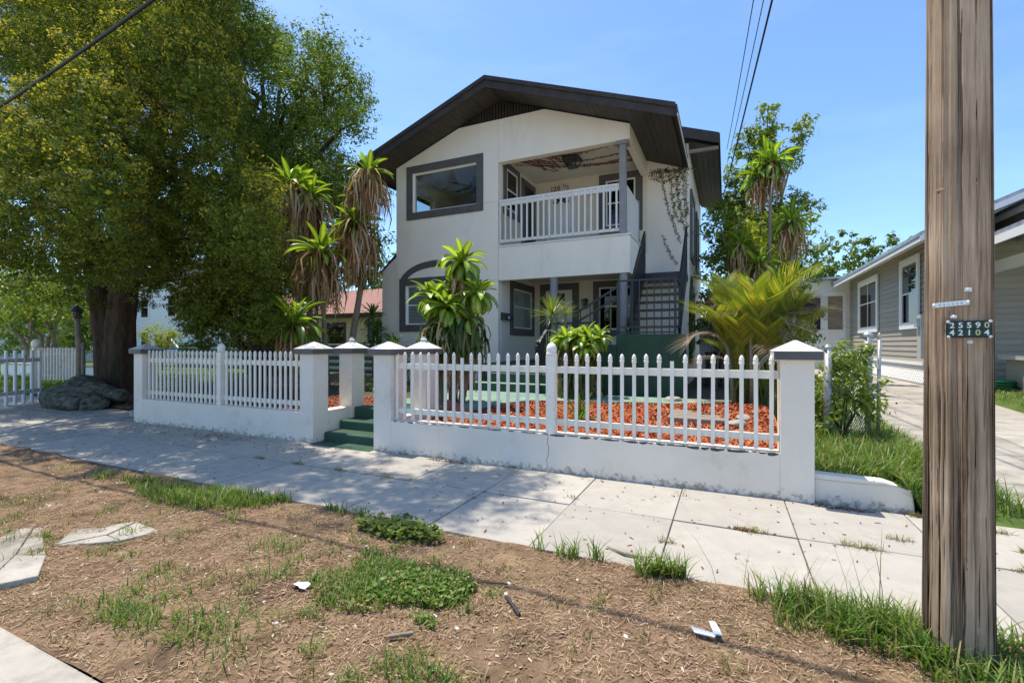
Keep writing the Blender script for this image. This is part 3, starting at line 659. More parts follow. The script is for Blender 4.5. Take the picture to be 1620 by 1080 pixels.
# ---- porch deck and its steps
dk = thing('porch_steps', (-4, 9.6, .45), 'dark green concrete porch deck with two steps, sunlight painted pale on the treads, up to the front door', 'steps')
box('deck', 'green_paint', dk, XS + .003, 9.9, .3, -2.16, YB - .003, 1.05, bevel=.015)
for x0, y0, z1 in ((-5.28, 9.2, .65), (-5.02, 9.55, .85)):
    s_ = box('step', 'green_paint', dk, x0, y0, .3, -3.0, y0 + .348, z1 - .012, bevel=.01); box('tread', 'green_walk', s_, x0 - .005, y0 - .01, z1 - .0115, -2.998, y0 + .347, z1)  # paler tread colour paints the sunlight on the step tops
hr = thing('porch_handrail', (-3.6, 9.3, .45), 'black iron handrail with newel post beside the porch steps', 'railing')
MB().box(-3.66, 9.12, .47, -3.58, 9.20, 1.50).build('newel', 'black_metal', hr); MB().lathe([(.02, 1.5), (.045, 1.53), (.03, 1.57), (.005, 1.59)], (-3.62, 9.16, 0), 10).build('finial', 'black_metal', hr)
MB().bar((-3.62, 9.12, 1.46), (-3.62, 10.0, 2.0), .06, .05).build('rail', 'black_metal', hr)
for i in range(6): t = (i + 1) / 7; MB().box(-3.63, 9.14 + .86 * t, .7 + .4 * t, -3.61, 9.16 + .86 * t, 1.46 + .53 * t).build('baluster', 'black_metal', hr)
MB().box(-3.64, 9.98, 1.95, -2.62, 10.03, 2.0).build('rail', 'black_metal', hr); MB().box(-3.64, 9.99, 1.12, -2.62, 10.02, 1.15).build('rail', 'black_metal', hr)
for i in range(9): MB().box(-3.63 + i * .125, 9.995, 1.05, -3.61 + i * .125, 10.015, 1.96).build('baluster', 'black_metal', hr)

# ---- outdoor stair to the upper floor
st = thing('outdoor_stair', (-1.5, 10.5, .4), 'black steel open stair rising from a tall green concrete landing block', 'staircase')
lb = box('landing_block', 'green_paint', st, -2.15, 10.0, .25, -.81, 11.0, 1.72, bevel=.012)
box('lower_step', 'green_paint', st, -2.48, 10.0, .25, -2.152, 10.95, 1.50, bevel=.01); box('lower_step', 'green_paint', st, -2.80, 10.0, .25, -2.482, 10.95, 1.27, bevel=.01)
for z, h in ((2.84, .035), (1.86, .03), (1.745, .03)): MB().box(-2.12, 10.03, z, -.93, 10.07, z + h).build('guard_rail', 'black_metal', st)
for i, x in enumerate([-2.12, -1.82, -1.67, -1.52, -1.37, -1.22, -1.07, -.955]):
    q = .025 if i in (0, 7) else .011
    MB().box(x - q, 10.05 - q, 1.721, x + q, 10.05 + q, 2.839).build('guard_baluster' if q < .02 else 'guard_post', 'black_metal', st)
MB().bar((-.94, 10.05, 2.85), (-.94, 11.0, 2.85), .04, .04).build('guard_rail', 'black_metal', st)
for dz in (0, -.22): MB().bar((-3.1, 10.05, 2.18 + dz), (-2.12, 10.05, 2.74 + dz), .045, .04).build('hand_rail', 'black_metal', st)
for i in range(4): x = -2.95 + i * .22; MB().box(x - .01, 10.04, 1.2, x + .01, 10.06, 2.25 + (x + 2.95) * .57).build('guard_baluster', 'black_metal', st)
ny, z0, dz, dy = 8, 1.72, .21, .25
for i in range(ny):
    z = z0 + dz * (i + 1); y = 11.05 + dy * i
    if i < ny - 1: MB().box(-1.99, y, z - .045, -.99, y + .27, z).build('tread', 'black_metal', st)
MB().box(-2.03, 12.80, 3.22, -.96, 13.59, 3.40).build('top_landing', 'black_metal', st)
for x in (-2.02, -.96):
    a, b = Vector((x, 10.95, 1.78)), Vector((x, 12.95, 3.46))
    MB().bar(a, b, .05, .27).build('stringer', 'black_metal', st)
    MB().bar(a + Vector((0, 0, 1.05)), b + Vector((0, 0, 1.05)), .05, .05).build('hand_rail', 'black_metal', st)
    MB().bar(a + Vector((0, 0, .30)), b + Vector((0, 0, .30)), .04, .04).build('lower_rail', 'black_metal', st)
    for i in range(19):
        p = a.lerp(b, i / 18); MB().box(x - .012, p.y - .012, p.z, x + .012, p.y + .012, p.z + 1.05).build('stair_baluster', 'black_metal', st)
    MB().box(x - .025, 12.93, 3.4, x + .025, 12.98, 4.55).build('guard_post', 'black_metal', st)
MB().box(-.985, 11.0, .4, -.935, 11.05, 2.9).build('stair_post', 'black_metal', st)

# ---- fittings hung on the house
def lantern(loc, label):
    t = thing('wall_lantern', loc, label, 'lamp'); x, y, z = loc
    MB().box(x - .05, y - .03, z - .12, x + .05, y, z + .16).build('back_plate', 'black_metal', t)
    MB().box(x - .012, y - .13, z + .13, x + .012, y - .03, z + .15).build('arm', 'black_metal', t)
    fr_ = MB()
    for a in (-1, 1):
        for b in (-1, 1): fr_.bar((x + a * .05, y - .11 + b * .05, z - .14), (x + a * .075, y - .11 + b * .07, z + .10), .014, .014)
    fr_.box(x - .06, y - .17, z - .155, x + .06, y - .05, z - .14); fr_.box(x - .09, y - .20, z + .10, x + .09, y - .031, z + .12)
    fr_.build('cage', 'black_metal', t); MB().box(x - .045, y - .155, z - .13, x + .045, y - .065, z + .09).build('shade', 'glass', t)
lantern((-3.83, YB - .001, 2.72), 'black wall lantern beside the ground-floor front door')
cl = thing('ceiling_lantern', (-3.75, 12.0, 6.3), 'black square lantern fixed to the balcony ceiling', 'lamp')
MB().box(-3.83, 11.92, 6.50, -3.67, 12.08, 6.519).build('canopy', 'black_metal', cl)
q = MB()
for a in (-1, 1):
    for b in (-1, 1): q.bar((-3.75 + a * .20, 12 + b * .20, 6.44), (-3.75 + a * .11, 12 + b * .11, 6.24), .025, .025)
q.box(-3.97, 11.78, 6.44, -3.53, 12.22, 6.465); q.box(-3.88, 11.87, 6.225, -3.62, 12.13, 6.24); q.box(-3.77, 11.98, 6.466, -3.73, 12.02, 6.4995); q.build('cage', 'black_metal', cl)
MB().box(-3.86, 11.89, 6.245, -3.64, 12.11, 6.43).build('shade', 'glass', cl)
mb = thing('mailbox', (XS, 11.45, 2.2), 'small black mailbox on the porch side wall by the window', 'mailbox')
MB().prism([(XS + .002, 2.16), (XS + .12, 2.16), (XS + .12, 2.28), (XS + .002, 2.36)], 'y', 11.16, 11.66).build('box', 'black_metal', mb)
MB().box(XS + .121, 11.36, 2.19, XS + .126, 11.46, 2.27).build('plate', 'tag_white', mb)
hn = thing('house_number', (-4.7, YB, 6.3), 'dark house number 120 1/2 above the balcony door', 'number')
for s_, x, z, sz in (('1', -4.90, 6.27, .20), ('2', -4.80, 6.27, .20), ('0', -4.68, 6.27, .20), ('1', -4.53, 6.35, .15), ('/', -4.46, 6.30, .20), ('2', -4.39, 6.27, .15)):
    me = text_mesh(s_, sz, .004).copy(); me.materials.clear(); me.materials.append(M['black_metal'])
    inst('digit', me, hn, Matrix.Translation((x, YB - .006, z)) @ Matrix.Rotation(R(90), 4, 'X'))
cf = thing('ceiling_fan', (-7.0, 12.4, 6.3), 'dark ceiling fan hanging behind the upper picture window', 'fan')
MB().lathe([(.012, 6.55), (.012, 6.42), (.10, 6.40), (.13, 6.32), (.10, 6.24), (.05, 6.17), (.01, 6.15)][::-1], (-7.0, 12.4, 0), 12).build('motor', 'black_metal', cf)
for k in range(5):
    a = 2 * math.pi * k / 5 + .3; d = Vector((math.cos(a), math.sin(a), 0)); c0 = Vector((-7.0, 12.4, 6.3))
    MB().bar(c0 + d * .12, c0 + d * .8, .17, .012, up=(.15 * -d.y, .15 * d.x, 1)).build('blade', 'roof_dark', cf)

# ---- climbing vines: stems and small paired leaves
def vine(name, strands, normal, m_stem, m_leaf, label, step=.035, ls=.045, rad=.006):
    t = thing(name, strands[0][0], label, 'vine'); st_ = MB(); P = []; Nn = []
    nv = np.array(normal, float)
    for s_ in strands:
        pts = [Vector(p) for p in s_]; fine = []
        for a, b in zip(pts, pts[1:]):
            k = max(2, int((b - a).length / step))
            for i in range(k): fine.append(a.lerp(b, i / k) + Vector((random.uniform(-1, 1), random.uniform(-1, 1), random.uniform(-1, 1))) * .008)
        if len(fine) > 3: st_.tube(fine[::2], rad, 4)
        for i in range(0, len(fine) - 1):
            d = (fine[i + 1] - fine[i]).normalized(); sd = d.cross(Vector(normal))
            for sg in (-1, 1):
                if random.random() < .8:
                    P.append(list(fine[i] + sd * sg * ls * .7 + Vector(normal) * random.uniform(.004, .02))); Nn.append(list(nv + rng.normal(size=3) * .35))
    st_.build('stem', m_stem, t)
    quads('leaves', leaf_polys(np.array(P), np.array(Nn), ls * 1.3, .6), 4, m_leaf, t)
    return t
yw = YB - .012
S = []
for i in range(5):
    x = -1.95 + .22 * i
    S.append([(x - .1 * i * .3, yw, 6.42 - .05 * i), (x + .25, yw, 6.30), (x + .40, yw, 6.2 - .05 * i)])
for x0, z1, dx in ((-1.62, 4.2, .5), (-1.42, 4.75, .35), (-1.25, 4.35, .28), (-1.08, 4.6, .12), (-1.0, 5.3, .03)):
    S.append([(x0 - .1, yw, 6.40), (x0, yw, 6.1), (x0 + dx * .1, yw, 5.6), (x0 + dx * .45, yw, 5.0), (x0 + dx, yw, z1)])
for k in range(4): S.append([(-1.15, yw, 6.3 - .28 * k), (-1.25, yw, 6.05 - .3 * k), (-1.42, yw, 5.75 - .3 * k)])
for k in range(3): S.append([(-1.98, yw, 6.35 - .09 * k), (-1.6, yw, 6.27 - .12 * k), (-1.2, yw, 6.33 - .1 * k), (-.98, yw, 6.2 - .12 * k)])
S.append([(-1.62, yw, 4.55), (-1.5, yw, 4.15), (-1.3, yw, 3.78), (-1.15, yw, 3.62)])
vine('climbing_vine', S, (0, -1, 0), 'bark', 'vine_leaf', 'dark green creeper trailing down the white wall above the outdoor stair', .06, .042)
zc_ = 6.512; S = []
for k, (y0, y1, bow) in enumerate(((11.35, 11.6, .35), (11.45, 12.2, .5), (11.5, 12.8, .45), (11.6, 12.5, .7), (11.9, 12.9, .3))):
    S.append([(-5.35 + 3.15 * t, y0 + (y1 - y0) * t + bow * math.sin(math.pi * t), zc_) for t in [j / 9 for j in range(10)]])
for k in range(9):
    x = -5.2 + .13 * k; S.append([(x, 11.4 + .1 * random.random(), zc_), (x + .35, 11.9 + .3 * random.random(), zc_), (x + .3 + .4 * random.random(), 12.4 + .5 * random.random(), zc_)])
for k in range(4): S.append([(-2.9 + .1 * k, 11.3, zc_), (-2.6 + .12 * k, 11.7, zc_), (-2.35, 12.0 + .3 * k, zc_)])
vine('dried_vine', S, (0, 0, -1), 'vine_dry', 'vine_dry', 'dried reddish creeper spread over the balcony ceiling', .05, .038, .009)
S = []
for k in range(6): S.append([(XE + .015, 13.75 + .12 * k, 1.0), (XE + .015, 13.7 + .15 * k, 2.0), (XE + .015, 13.9 + .1 * k, 2.8 + .15 * k)])
vine('climbing_vine', S, (1, 0, 0), 'bark', 'leaf_oak', 'leafy green creeper on the right flank corner of the white house', .03, .11)
# ================================================================ grey bungalow next door (right)
NB = thing('grey_bungalow', (8, 20, .4), 'grey clapboard bungalow with white window trim beyond the driveway', 'house')
X0, Y0, Y1 = 5.1, 16.6, 26.0
def nb(name, m, *a, bevel=0, parent=None): return box(name, m, parent or NB, *a, bevel=bevel)
nb('core_wall', 'siding', X0 + .06, Y0 + .06, .35, 14, Y1, 4.45)
pitch = .165; z = .98
bd = MB().add([(0, 0, 0), (-.045, 0, 0), (-.018, 0, pitch + .012), (0, 0, pitch + .012), (0, Y1 - Y0 - .1, 0), (-.045, Y1 - Y0 - .1, 0), (-.018, Y1 - Y0 - .1, pitch + .012), (0, Y1 - Y0 - .1, pitch + .012)],
              [(0, 1, 2, 3), (7, 6, 5, 4), (0, 4, 5, 1), (1, 5, 6, 2), (2, 6, 7, 3), (3, 7, 4, 0)]).mesh('board', 'siding')
bf = MB().add([(0, 0, 0), (0, -.045, 0), (0, -.018, pitch + .012), (0, 0, pitch + .012), (8.5, 0, 0), (8.5, -.045, 0), (8.5, -.018, pitch + .012), (8.5, 0, pitch + .012)],
              [(3, 2, 1, 0), (4, 5, 6, 7), (1, 5, 4, 0), (2, 6, 5, 1), (3, 7, 6, 2), (0, 4, 7, 3)]).mesh('board', 'siding')
while z < 4.3:
    inst('board', bd, NB, Matrix.Translation((X0 + .059, Y0 + .05, z)))
    z += pitch
z = .50
while z < 4.3:
    inst('board', bf, NB, Matrix.Translation((X0 + .12, Y0 + .059, z))); z += pitch
nb('corner_trim', 'siding_blue', X0 - .01, Y0 - .01, .5, X0 + .11, Y0 + .12, 4.3)
nb('skirt_board', 'white_paint', X0 - .02, Y0 + .12, .90, X0 + .05, Y1 - .1, .985)
# white lattice skirting: thin strips crossing
la = MB()
for k in range(64):
    y = Y0 + .15 + k * .147
    la.bar((X0 + .03, y, .36), (X0 + .03, y + .5, .90), .012, .03, up=(1, 0, 0)); la.bar((X0 + .042, y + .5, .36), (X0 + .042, y, .90), .012, .03, up=(1, 0, 0))
la.build('lattice', 'white_paint', NB, kind='stuff'); nb('lattice_back', 'white_wood', X0 + .05, Y0 + .12, .3, X0 + .058, Y1 - .1, .9)
window(NB, '-x', X0 + .005, 17.3, 18.95, 1.98, 4.16, .16, 'white_paint', rails=(.5,), glass='glass_dark', proud=.05)
window(NB, '-x', X0 + .005, 21.4, 24.2, 1.98, 4.12, .18, 'white_paint', rails=(.55,), mull=(.5,), glass='glass_dark', proud=.05)
mt_ = nb('meter_box', 'siding_blue', X0 - .14, Y0 + .16, 1.1, X0 - .02, Y0 + .46, 2.35); nb('meter', 'galv', X0 - .22, Y0 + .2, 2.0, X0 - .141, Y0 + .42, 2.25, parent=mt_)
# side eave: sloping metal roof with white fascia
rfn = MB().prism([(4.42, 4.34), (9.6, 6.6), (9.6, 6.5), (4.42, 4.24)], 'y', 15.0, 26.6).build('roof', 'galv', NB)
MB().prism([(4.44, 4.12), (4.47, 4.12), (4.47, 4.235), (4.44, 4.235)], 'y', 15.0, 26.6).build('fascia', 'white_paint', rfn)
MB().prism([(4.472, 4.19), (X0 + .05, 4.45), (X0 + .05, 4.43), (4.472, 4.17)], 'y', 15.05, 26.5).build('soffit', 'white_paint', rfn)
MB().prism([(4.42, 4.10), (9.6, 6.36), (9.6, 6.5), (4.42, 4.24)], 'y', 14.97, 14.999).build('barge_board', 'white_paint', rfn)
# front porch roof and upper clerestory to the right
pr = MB().prism([(5.35, 3.98), (10, 5.6), (10, 5.5), (5.35, 3.88)], 'y', 11.2, 16.55).build('porch_roof', 'galv', NB)
MB().box(5.33, 11.2, 3.70, 5.36, 16.55, 3.879).build('fascia', 'white_paint', pr); MB().prism([(5.361, 3.80), (9.9, 5.38), (9.9, 5.40), (5.361, 3.82)], 'y', 11.25, 16.5).build('soffit', 'white_paint', pr)
MB().box(6.2, 11.6, 3.35, 6.36, 16.5, 3.62).build('porch_beam', 'white_paint', NB); MB().box(6.22, 13.9, 3.62, 6.34, 14.05, 3.96).build('beam_post', 'white_paint', NB)
nb('upper_wall', 'siding_blue', 6.9, 13.2, 4.2, 12, 20, 5.2)
MB().prism([(6.512, 4.80), (10.9, 6.26), (10.9, 6.28), (6.512, 4.82)], 'y', 12.85, 20.2).build('upper_soffit', 'white_paint', NB)
ur = MB().prism([(6.5, 5.0), (11, 6.5), (11, 6.38), (6.5, 4.88)], 'y', 12.8, 20.3).build('upper_roof', 'galv', NB); MB().box(6.48, 12.8, 4.72, 6.51, 20.3, 4.879).build('fascia', 'white_paint', ur)
nb('porch_plinth', 'siding', 6.2, 13.3, .3, 8.4, 15.4, 1.14); nb('plinth_cap', 'siding_blue', 6.08, 13.2, 1.141, 8.5, 15.5, 1.25, bevel=.01)
nb('plinth_corner', 'white_paint', 6.18, 13.28, .3, 6.4, 13.5, 1.139)
# white screened back porch
nb('back_porch_wall', 'white_paint', 2.9, 26.02, .3, 5.3, 26.3, 4.5); nb('back_porch_roof', 'galv', 2.6, 25.5, 4.5, 5.4, 28, 4.6)
sd_ = MB()
for a in ((4.15, 5.0, 3.75, 3.9), (4.15, 5.0, .4, .55), (4.15, 4.28, .55, 3.75), (4.87, 5.0, .55, 3.75), (4.28, 4.87, 2.1, 2.2)): sd_.box(a[0], 25.96, a[2], a[1], 26.018, a[3])
sdo = sd_.build('screen_door', 'white_paint', NB); MB().box(4.28, 26.0, 2.2, 4.87, 26.012, 3.75).build('screen', 'weathered', sdo); MB().box(4.28, 26.0, .55, 4.87, 26.012, 2.1).build('panel', 'white_paint', sdo)
nb('screen', 'dark_void', 3.0, 26.0, 2.2, 4.0, 26.016, 3.7)
# coiled hose
hz = thing('garden_hose', (5.9, 15.0, .45), 'green garden hose coiled on the ground by the bungalow wall', 'hose')
hm = MB()
for k in range(3):
    hm.tube([(5.75 + .38 * math.cos(a) + .02 * k, 15.0 + .3 * math.sin(a), .50 + .06 * k + .01 * math.sin(3 * a)) for a in [2 * math.pi * j / 24 for j in range(25)]], .028, 6)
hm.build('coil', 'hose', hz, smooth=True); MB().tube([(6.15, 15.0, .5), (6.3, 14.5, .46), (6.2, 14.0, .45)], .028, 6).build('hose_end', 'hose', hz, smooth=True)

# ================================================================ small structures by the house's right flank
bw = MB().box(-.80, 16, .3, .05, 16.12, 2.28).build('back_wall_panel', 'white_paint'); tag(bw, 'plain white wall panel behind the right flank of the house', 'wall')
MB().box(-.84, 15.97, 2.281, .09, 16.15, 2.34).build('coping', 'roof_dark', bw)
ac = thing('air_conditioner', (-.2, 13.3, .4), 'dark grey air conditioner cabinet beside the right flank of the house', 'air conditioner')
MB().box(-.50, 13.0, .40, .10, 13.6, 1.26).build('cabinet', 'plastic_dark', ac, bevel=.02); MB().box(-.52, 12.98, 1.261, .12, 13.62, 1.31).build('lid', 'plastic_dark', ac, bevel=.01)
for i in range(12): MB().box(-.47, 12.985, .48 + i * .06, .07, 12.999, .505 + i * .06).build('louvre', 'black_metal', ac)

# ================================================================ chain-link remnant with two posts
cf_ = thing('chain_link_fence', (1.4, 7.4, .2), 'old grey chain-link fence posts overgrown by a shrub beside the driveway', 'fence')
pa, pb = Vector((1.16, 7.1, .15)), Vector((1.74, 7.85, .2))
for p, h, r in ((pa, 1.30, .045), (pb, 1.42, .055), (pb + Vector((.14, .05, 0)), 1.40, .022)):
    MB().tube([p, p + Vector((.015, 0, h))], r, 12).build('post', 'galv', cf_, smooth=True)
    MB().lathe([(r * 1.15, 0), (r * 1.15, .04), (r * .6, .07), (.004, .08)], p + Vector((.015, 0, h - .02)), 10).build('post_cap', 'galv', cf_)
MB().tube([pa + Vector((0, 0, 1.22)), pb + Vector((0, 0, 1.25))], .018, 6).build('top_rail', 'galv', cf_)
lk = MB(); d_ = pb - pa; Ls = Vector((d_.x, d_.y, 0)).length
def cl_pt(s, z): return pa + d_ * (s / Ls) + Vector((0, 0, z))
for k in range(-18, 18):
    for sg in (1, -1):
        a0, a1 = k * .06, k * .06 + sg * 1.1
        t0 = max(0, min(1, (0 - a0) / (a1 - a0))); t1 = max(0, min(1, (Ls - a0) / (a1 - a0)))
        lo, hi = sorted((t0, t1))
        if hi - lo > .03: lk.tube([cl_pt(a0 + (a1 - a0) * lo, .1 + 1.1 * lo), cl_pt(a0 + (a1 - a0) * hi, .1 + 1.1 * hi)], .0022, 3)
lk.build('wire_mesh', 'galv', cf_, kind='stuff')

# ================================================================ utility pole, its tags and the wires
PX, PY, PR = 1.005, 2.92, .130
pm = bpy.data.materials.new('pole_wood'); pm.use_nodes = True; t = pm.node_tree; n = t.nodes; l = t.links.new; b = n['Principled BSDF']
b.inputs['Roughness'].default_value = .9; b.inputs['Specular IOR Level'].default_value = .15
co = n.new('ShaderNodeTexCoord'); m1 = n.new('ShaderNodeMapping'); m1.inputs['Scale'].default_value = (30, 30, 1.1); l(co.outputs['Object'], m1.inputs[0])
n1 = n.new('ShaderNodeTexNoise'); n1.inputs['Scale'].default_value = 1.6; n1.inputs['Detail'].default_value = 9; n1.inputs['Roughness'].default_value = .7; l(m1.outputs[0], n1.inputs['Vector'])
r1 = n.new('ShaderNodeValToRGB'); e = r1.color_ramp.elements; e[0].position = .28; e[0].color = (.17, .115, .075, 1); e[1].position = .75; e[1].color = (.70, .55, .40, 1)
q = e.new(.46); q.color = (.47, .33, .22, 1); q = e.new(.6); q.color = (.58, .43, .30, 1); l(n1.outputs['Fac'], r1.inputs[0])
n2 = n.new('ShaderNodeTexNoise'); n2.inputs['Scale'].default_value = 2.2; n2.inputs['Detail'].default_value = 6; l(co.outputs['Object'], n2.inputs['Vector'])
mxx = n.new('ShaderNodeMixRGB'); mxx.blend_type = 'MULTIPLY'; r2 = n.new('ShaderNodeValToRGB'); r2.color_ramp.elements[0].position = .35; r2.color_ramp.elements[0].color = (.62, .60, .58, 1); r2.color_ramp.elements[1].position = .65
mxx.inputs[0].default_value = 1; l(n2.outputs['Fac'], r2.inputs[0]); l(r1.outputs[0], mxx.inputs[1]); l(r2.outputs[0], mxx.inputs[2]); l(mxx.outputs[0], b.inputs['Base Color'])
m3 = n.new('ShaderNodeMapping'); m3.inputs['Scale'].default_value = (60, 60, 1.2); l(co.outputs['Object'], m3.inputs[0])
n3 = n.new('ShaderNodeTexNoise'); n3.inputs['Scale'].default_value = 1.4; n3.inputs['Detail'].default_value = 6; l(m3.outputs[0], n3.inputs['Vector'])
bp = n.new('ShaderNodeBump'); bp.inputs['Strength'].default_value = .9; bp.inputs['Distance'].default_value = .012; l(n3.outputs['Fac'], bp.inputs['Height']); l(bp.outputs[0], b.inputs['Normal'])
M['pole_wood'] = pm
NS, NZ = 168, 110; vs_, fs_ = [], []
cr = [(random.uniform(0, 2 * math.pi), random.uniform(-.3, 2.6), random.uniform(.5, 2.2), random.uniform(.005, .016), random.uniform(.018, .034), random.uniform(-.06, .06)) for _ in range(96)]
for k in range(NZ + 1):
    z = -.3 + (3.9 if k < 100 else 0) * min(k, 100) / 100 + (0 if k <= 100 else 3.9 + (k - 100) * .8); r = PR - .0055 * max(z, 0)
    for j in range(NS):
        a = 2 * math.pi * j / NS; dr = .003 * math.sin(a * 5 + 1.3 * z) + .002 * math.sin(a * 11 + z * .7)
        for ca, cz, ch, dp, wd, tw in cr:
            dz_ = abs(z - cz) / ch
            if dz_ < 1:
                da = (a - ca - tw * (z - cz) - .02 * math.sin(z * 9 + ca) + math.pi) % (2 * math.pi) - math.pi
                if abs(da) < wd: dr -= dp * (1 - abs(da) / wd) * (1 - dz_ * dz_)
        vs_.append((PX + (r + dr) * math.cos(a), PY + (r + dr) * math.sin(a), z))
for k in range(NZ):
    for j in range(NS): fs_.append((k * NS + j, k * NS + (j + 1) % NS, (k + 1) * NS + (j + 1) % NS, (k + 1) * NS + j))
fs_.append(tuple(range(NZ * NS, NZ * NS + NS)))
up = thing('utility_pole', (PX, PY, 0), 'weathered brown wooden utility pole standing at the pavement edge', 'utility pole')
MB().add(vs_, fs_).build('shaft', 'pole_wood', up, smooth=True)
MB().box(PX - 1.1, PY - .2, 9.2, PX + 1.1, PY - .08, 9.34).build('crossarm', 'weathered', up)
MB().lathe([(PR - .02, 2.22), (PR - .0115, 2.225), (PR - .0115, 2.235), (PR - .02, 2.24)], (PX, PY, 0), 40).build('strap_mark', 'pole_wood', up)
# things fixed to the pole face the camera side
fd = Vector((-PX, -PY, 0)).normalized()                      # outward direction of the street-side face
def on_pole(off, z, out=0.0):
    """frame on the pole's surface, off metres round to the right as seen from the street"""
    a = math.atan2(fd.y, fd.x) + off / PR; d = Vector((math.cos(a), math.sin(a), 0)); r = PR - .0055 * z + .002 + out
    p = Vector((PX, PY, z)) + d * r; xax = Vector((-d.y, d.x, 0))
    m_ = Matrix((xax, Vector((0, 0, 1)), d)).transposed().to_4x4(); m_.translation = p
    return m_
def flat(w_, h_, t_, m): return MB().box(-w_ / 2, -h_ / 2, 0, w_ / 2, h_ / 2, t_).mesh('plate', m)
mm = on_pole(.034, 1.570, .006)
npl = thing('number_plate', mm.translation, 'black plate of white digits 25590 and 42104 nailed to the pole', 'sign')
W_, H_ = .155, .076
def place(name, me, mtx, root=npl): return inst(name, me, root, mtx)
npl_r = mm
place('plate', flat(W_, H_, .006, 'tag_black'), npl_r)
tile = flat(.0278, .0305, .0025, 'tag_green')
for r_, row in enumerate(('25590', '42104')):
    for c_, ch in enumerate(row):
        x = (c_ - 2) * .0292; y = .0165 - r_ * .033
        tl = place('tile', tile, npl_r @ Matrix.Translation((x, y, .0062)))
        me = text_mesh(ch, .035, .0006).copy(); me.materials.clear(); me.materials.append(M['tag_yellow' if (r_, c_) in ((0, 4), (1, 3)) else 'tag_white'])
        inst('digit', me, npl, npl_r @ Matrix.Translation((x, y, .0094)))
nail = MB().lathe([(.005, 0), (.007, .002), (.004, .004)], (0, 0, 0), 10).mesh('nail', 'alu')
for x, y in ((-.072, .034), (.071, .034), (-.070, -.034), (.071, -.034)): place('nail', nail, npl_r @ Matrix.Translation((x, y, .0064)))
mm = on_pole(-.026, 1.688, .004) @ Matrix.Rotation(R(3.5), 4, 'Z')
nt_ = thing('pole_tag', mm.translation, 'narrow white embossed number strip above the digit plate on the pole', 'tag')
inst('strip', flat(.128, .022, .002, 'alu'), nt_, mm)
for i, ch in enumerate('085500'):
    me = text_mesh(ch, .0155, .0006).copy(); me.materials.clear(); me.materials.append(M['galv']); inst('digit', me, nt_, mm @ Matrix.Translation(((i - 2.5) * .015, -.001, .0026)))
for x in (-.059, .059): inst('nail', nail, nt_, mm @ Matrix.Translation((x, 0, .002)))
def disc(off, z, rx, ry, m, label, square=False):
    mm_ = on_pole(off, z, .003)
    t_ = thing('pole_marker', mm_.translation, label, 'marker')
    if square: inst('plate', flat(rx * 2, ry * 2, .002, m), t_, mm_ @ Matrix.Rotation(R(-6), 4, 'Z'))
    else: inst('disc', MB().add([(rx * math.cos(2 * math.pi * j / 20), ry * math.sin(2 * math.pi * j / 20), z_) for z_ in (0, .002) for j in range(20)], [tuple(range(20, 40)), tuple(range(19, -1, -1))] + [(j, (j + 1) % 20, 20 + (j + 1) % 20, 20 + j) for j in range(20)]).mesh('disc', m), t_, mm_)
    inst('nail', nail, t_, mm_ @ Matrix.Translation((0, 0, .0025)))
disc(.034, 1.750, .012, .009, 'tag_white', 'small white square marker near the top of the pole tags', True)
disc(-.016, 1.628, .0115, .0085, 'tag_white', 'white oval marker just above the digit plate')
disc(.040, 1.512, .011, .009, 'cap_stone', 'pale oval marker just below the digit plate')
def wire(pts, r, label, sag=.4, n=26):
    a, b = Vector(pts[0]), Vector(pts[1])
    o = MB().tube([a.lerp(b, i / n) - Vector((0, 0, sag * 4 * (i / n) * (1 - i / n))) for i in range(n + 1)], r, 6).build('overhead_wire', 'wire', smooth=True)
    tag(o, label, 'wire', 'overhead wires')
wire([(1.0, 3.0, 6.35), (-34, 3.1, 6.5)], .019, 'thick black cable crossing before the big tree at top left', 1.75, 60)
wire([(1.0, 3.0, 9.2), (0.0, 19.5, 8.9)], .011, 'leftmost of the three thin wires in the sky right of the roof', .3)
wire([(1.3, 2.9, 9.3), (0.02, 19.5, 8.4)], .010, 'middle one of the three thin wires in the sky right of the roof', .3)
wire([(1.25, 3.0, 8.0), (-.15, 20.0, 7.2)], .019, 'rightmost twisted service wire of the three in the sky right of the roof', .15)

# ================================================================ left side: gate, panel, rocks, lamp post, houses, car
gt = thing('driveway_gate', (-15.5, 5.2, 0), 'white open-bar gate standing ajar at the left edge', 'gate')
ga, gb = Vector((-14.35, 3.75, 0)), Vector((-15.95, 5.8, 0))
for i in range(11):
    p = ga.lerp(gb, i / 10); MB().tube([p + Vector((0, 0, .07)), p + Vector((0, 0, 1.36))], .034, 8).build('bar', 'white_paint', gt)
for z in (.35, 1.12): MB().bar(ga + Vector((0, 0, z)), gb + Vector((0, 0, z)), .04, .09).build('rail', 'white_paint', gt)
fp = thing('fence_panel', (-17.5, 6.8, .4), 'white slatted fence panel with ball-topped post beside the mossy rocks', 'fence')
qa, qb = Vector((-18.05, 6.55, .48)), Vector((-17.1, 7.0, .48))
for i in range(13): p = qa.lerp(qb, i / 12); MB().box(p.x - .025, p.y - .02, p.z, p.x + .025, p.y + .02, 1.40 + .02 * (i % 2)).build('picket', 'vinyl', fp)
for z in (.62, 1.22): MB().bar(qa + Vector((0, .03, z - .48)), qb + Vector((0, .03, z - .48)), .03, .08).build('rail', 'vinyl', fp)
po = MB().box(-18.2, 6.44, .1, -18.06, 6.58, 1.42).build('post', 'vinyl', fp); MB().lathe([(.06, 1.42), (.10, 1.46), (.11, 1.54), (.08, 1.62), (.01, 1.66)], (-18.13, 6.51, 0), 12).build('post_ball', 'vinyl', po, smooth=True)
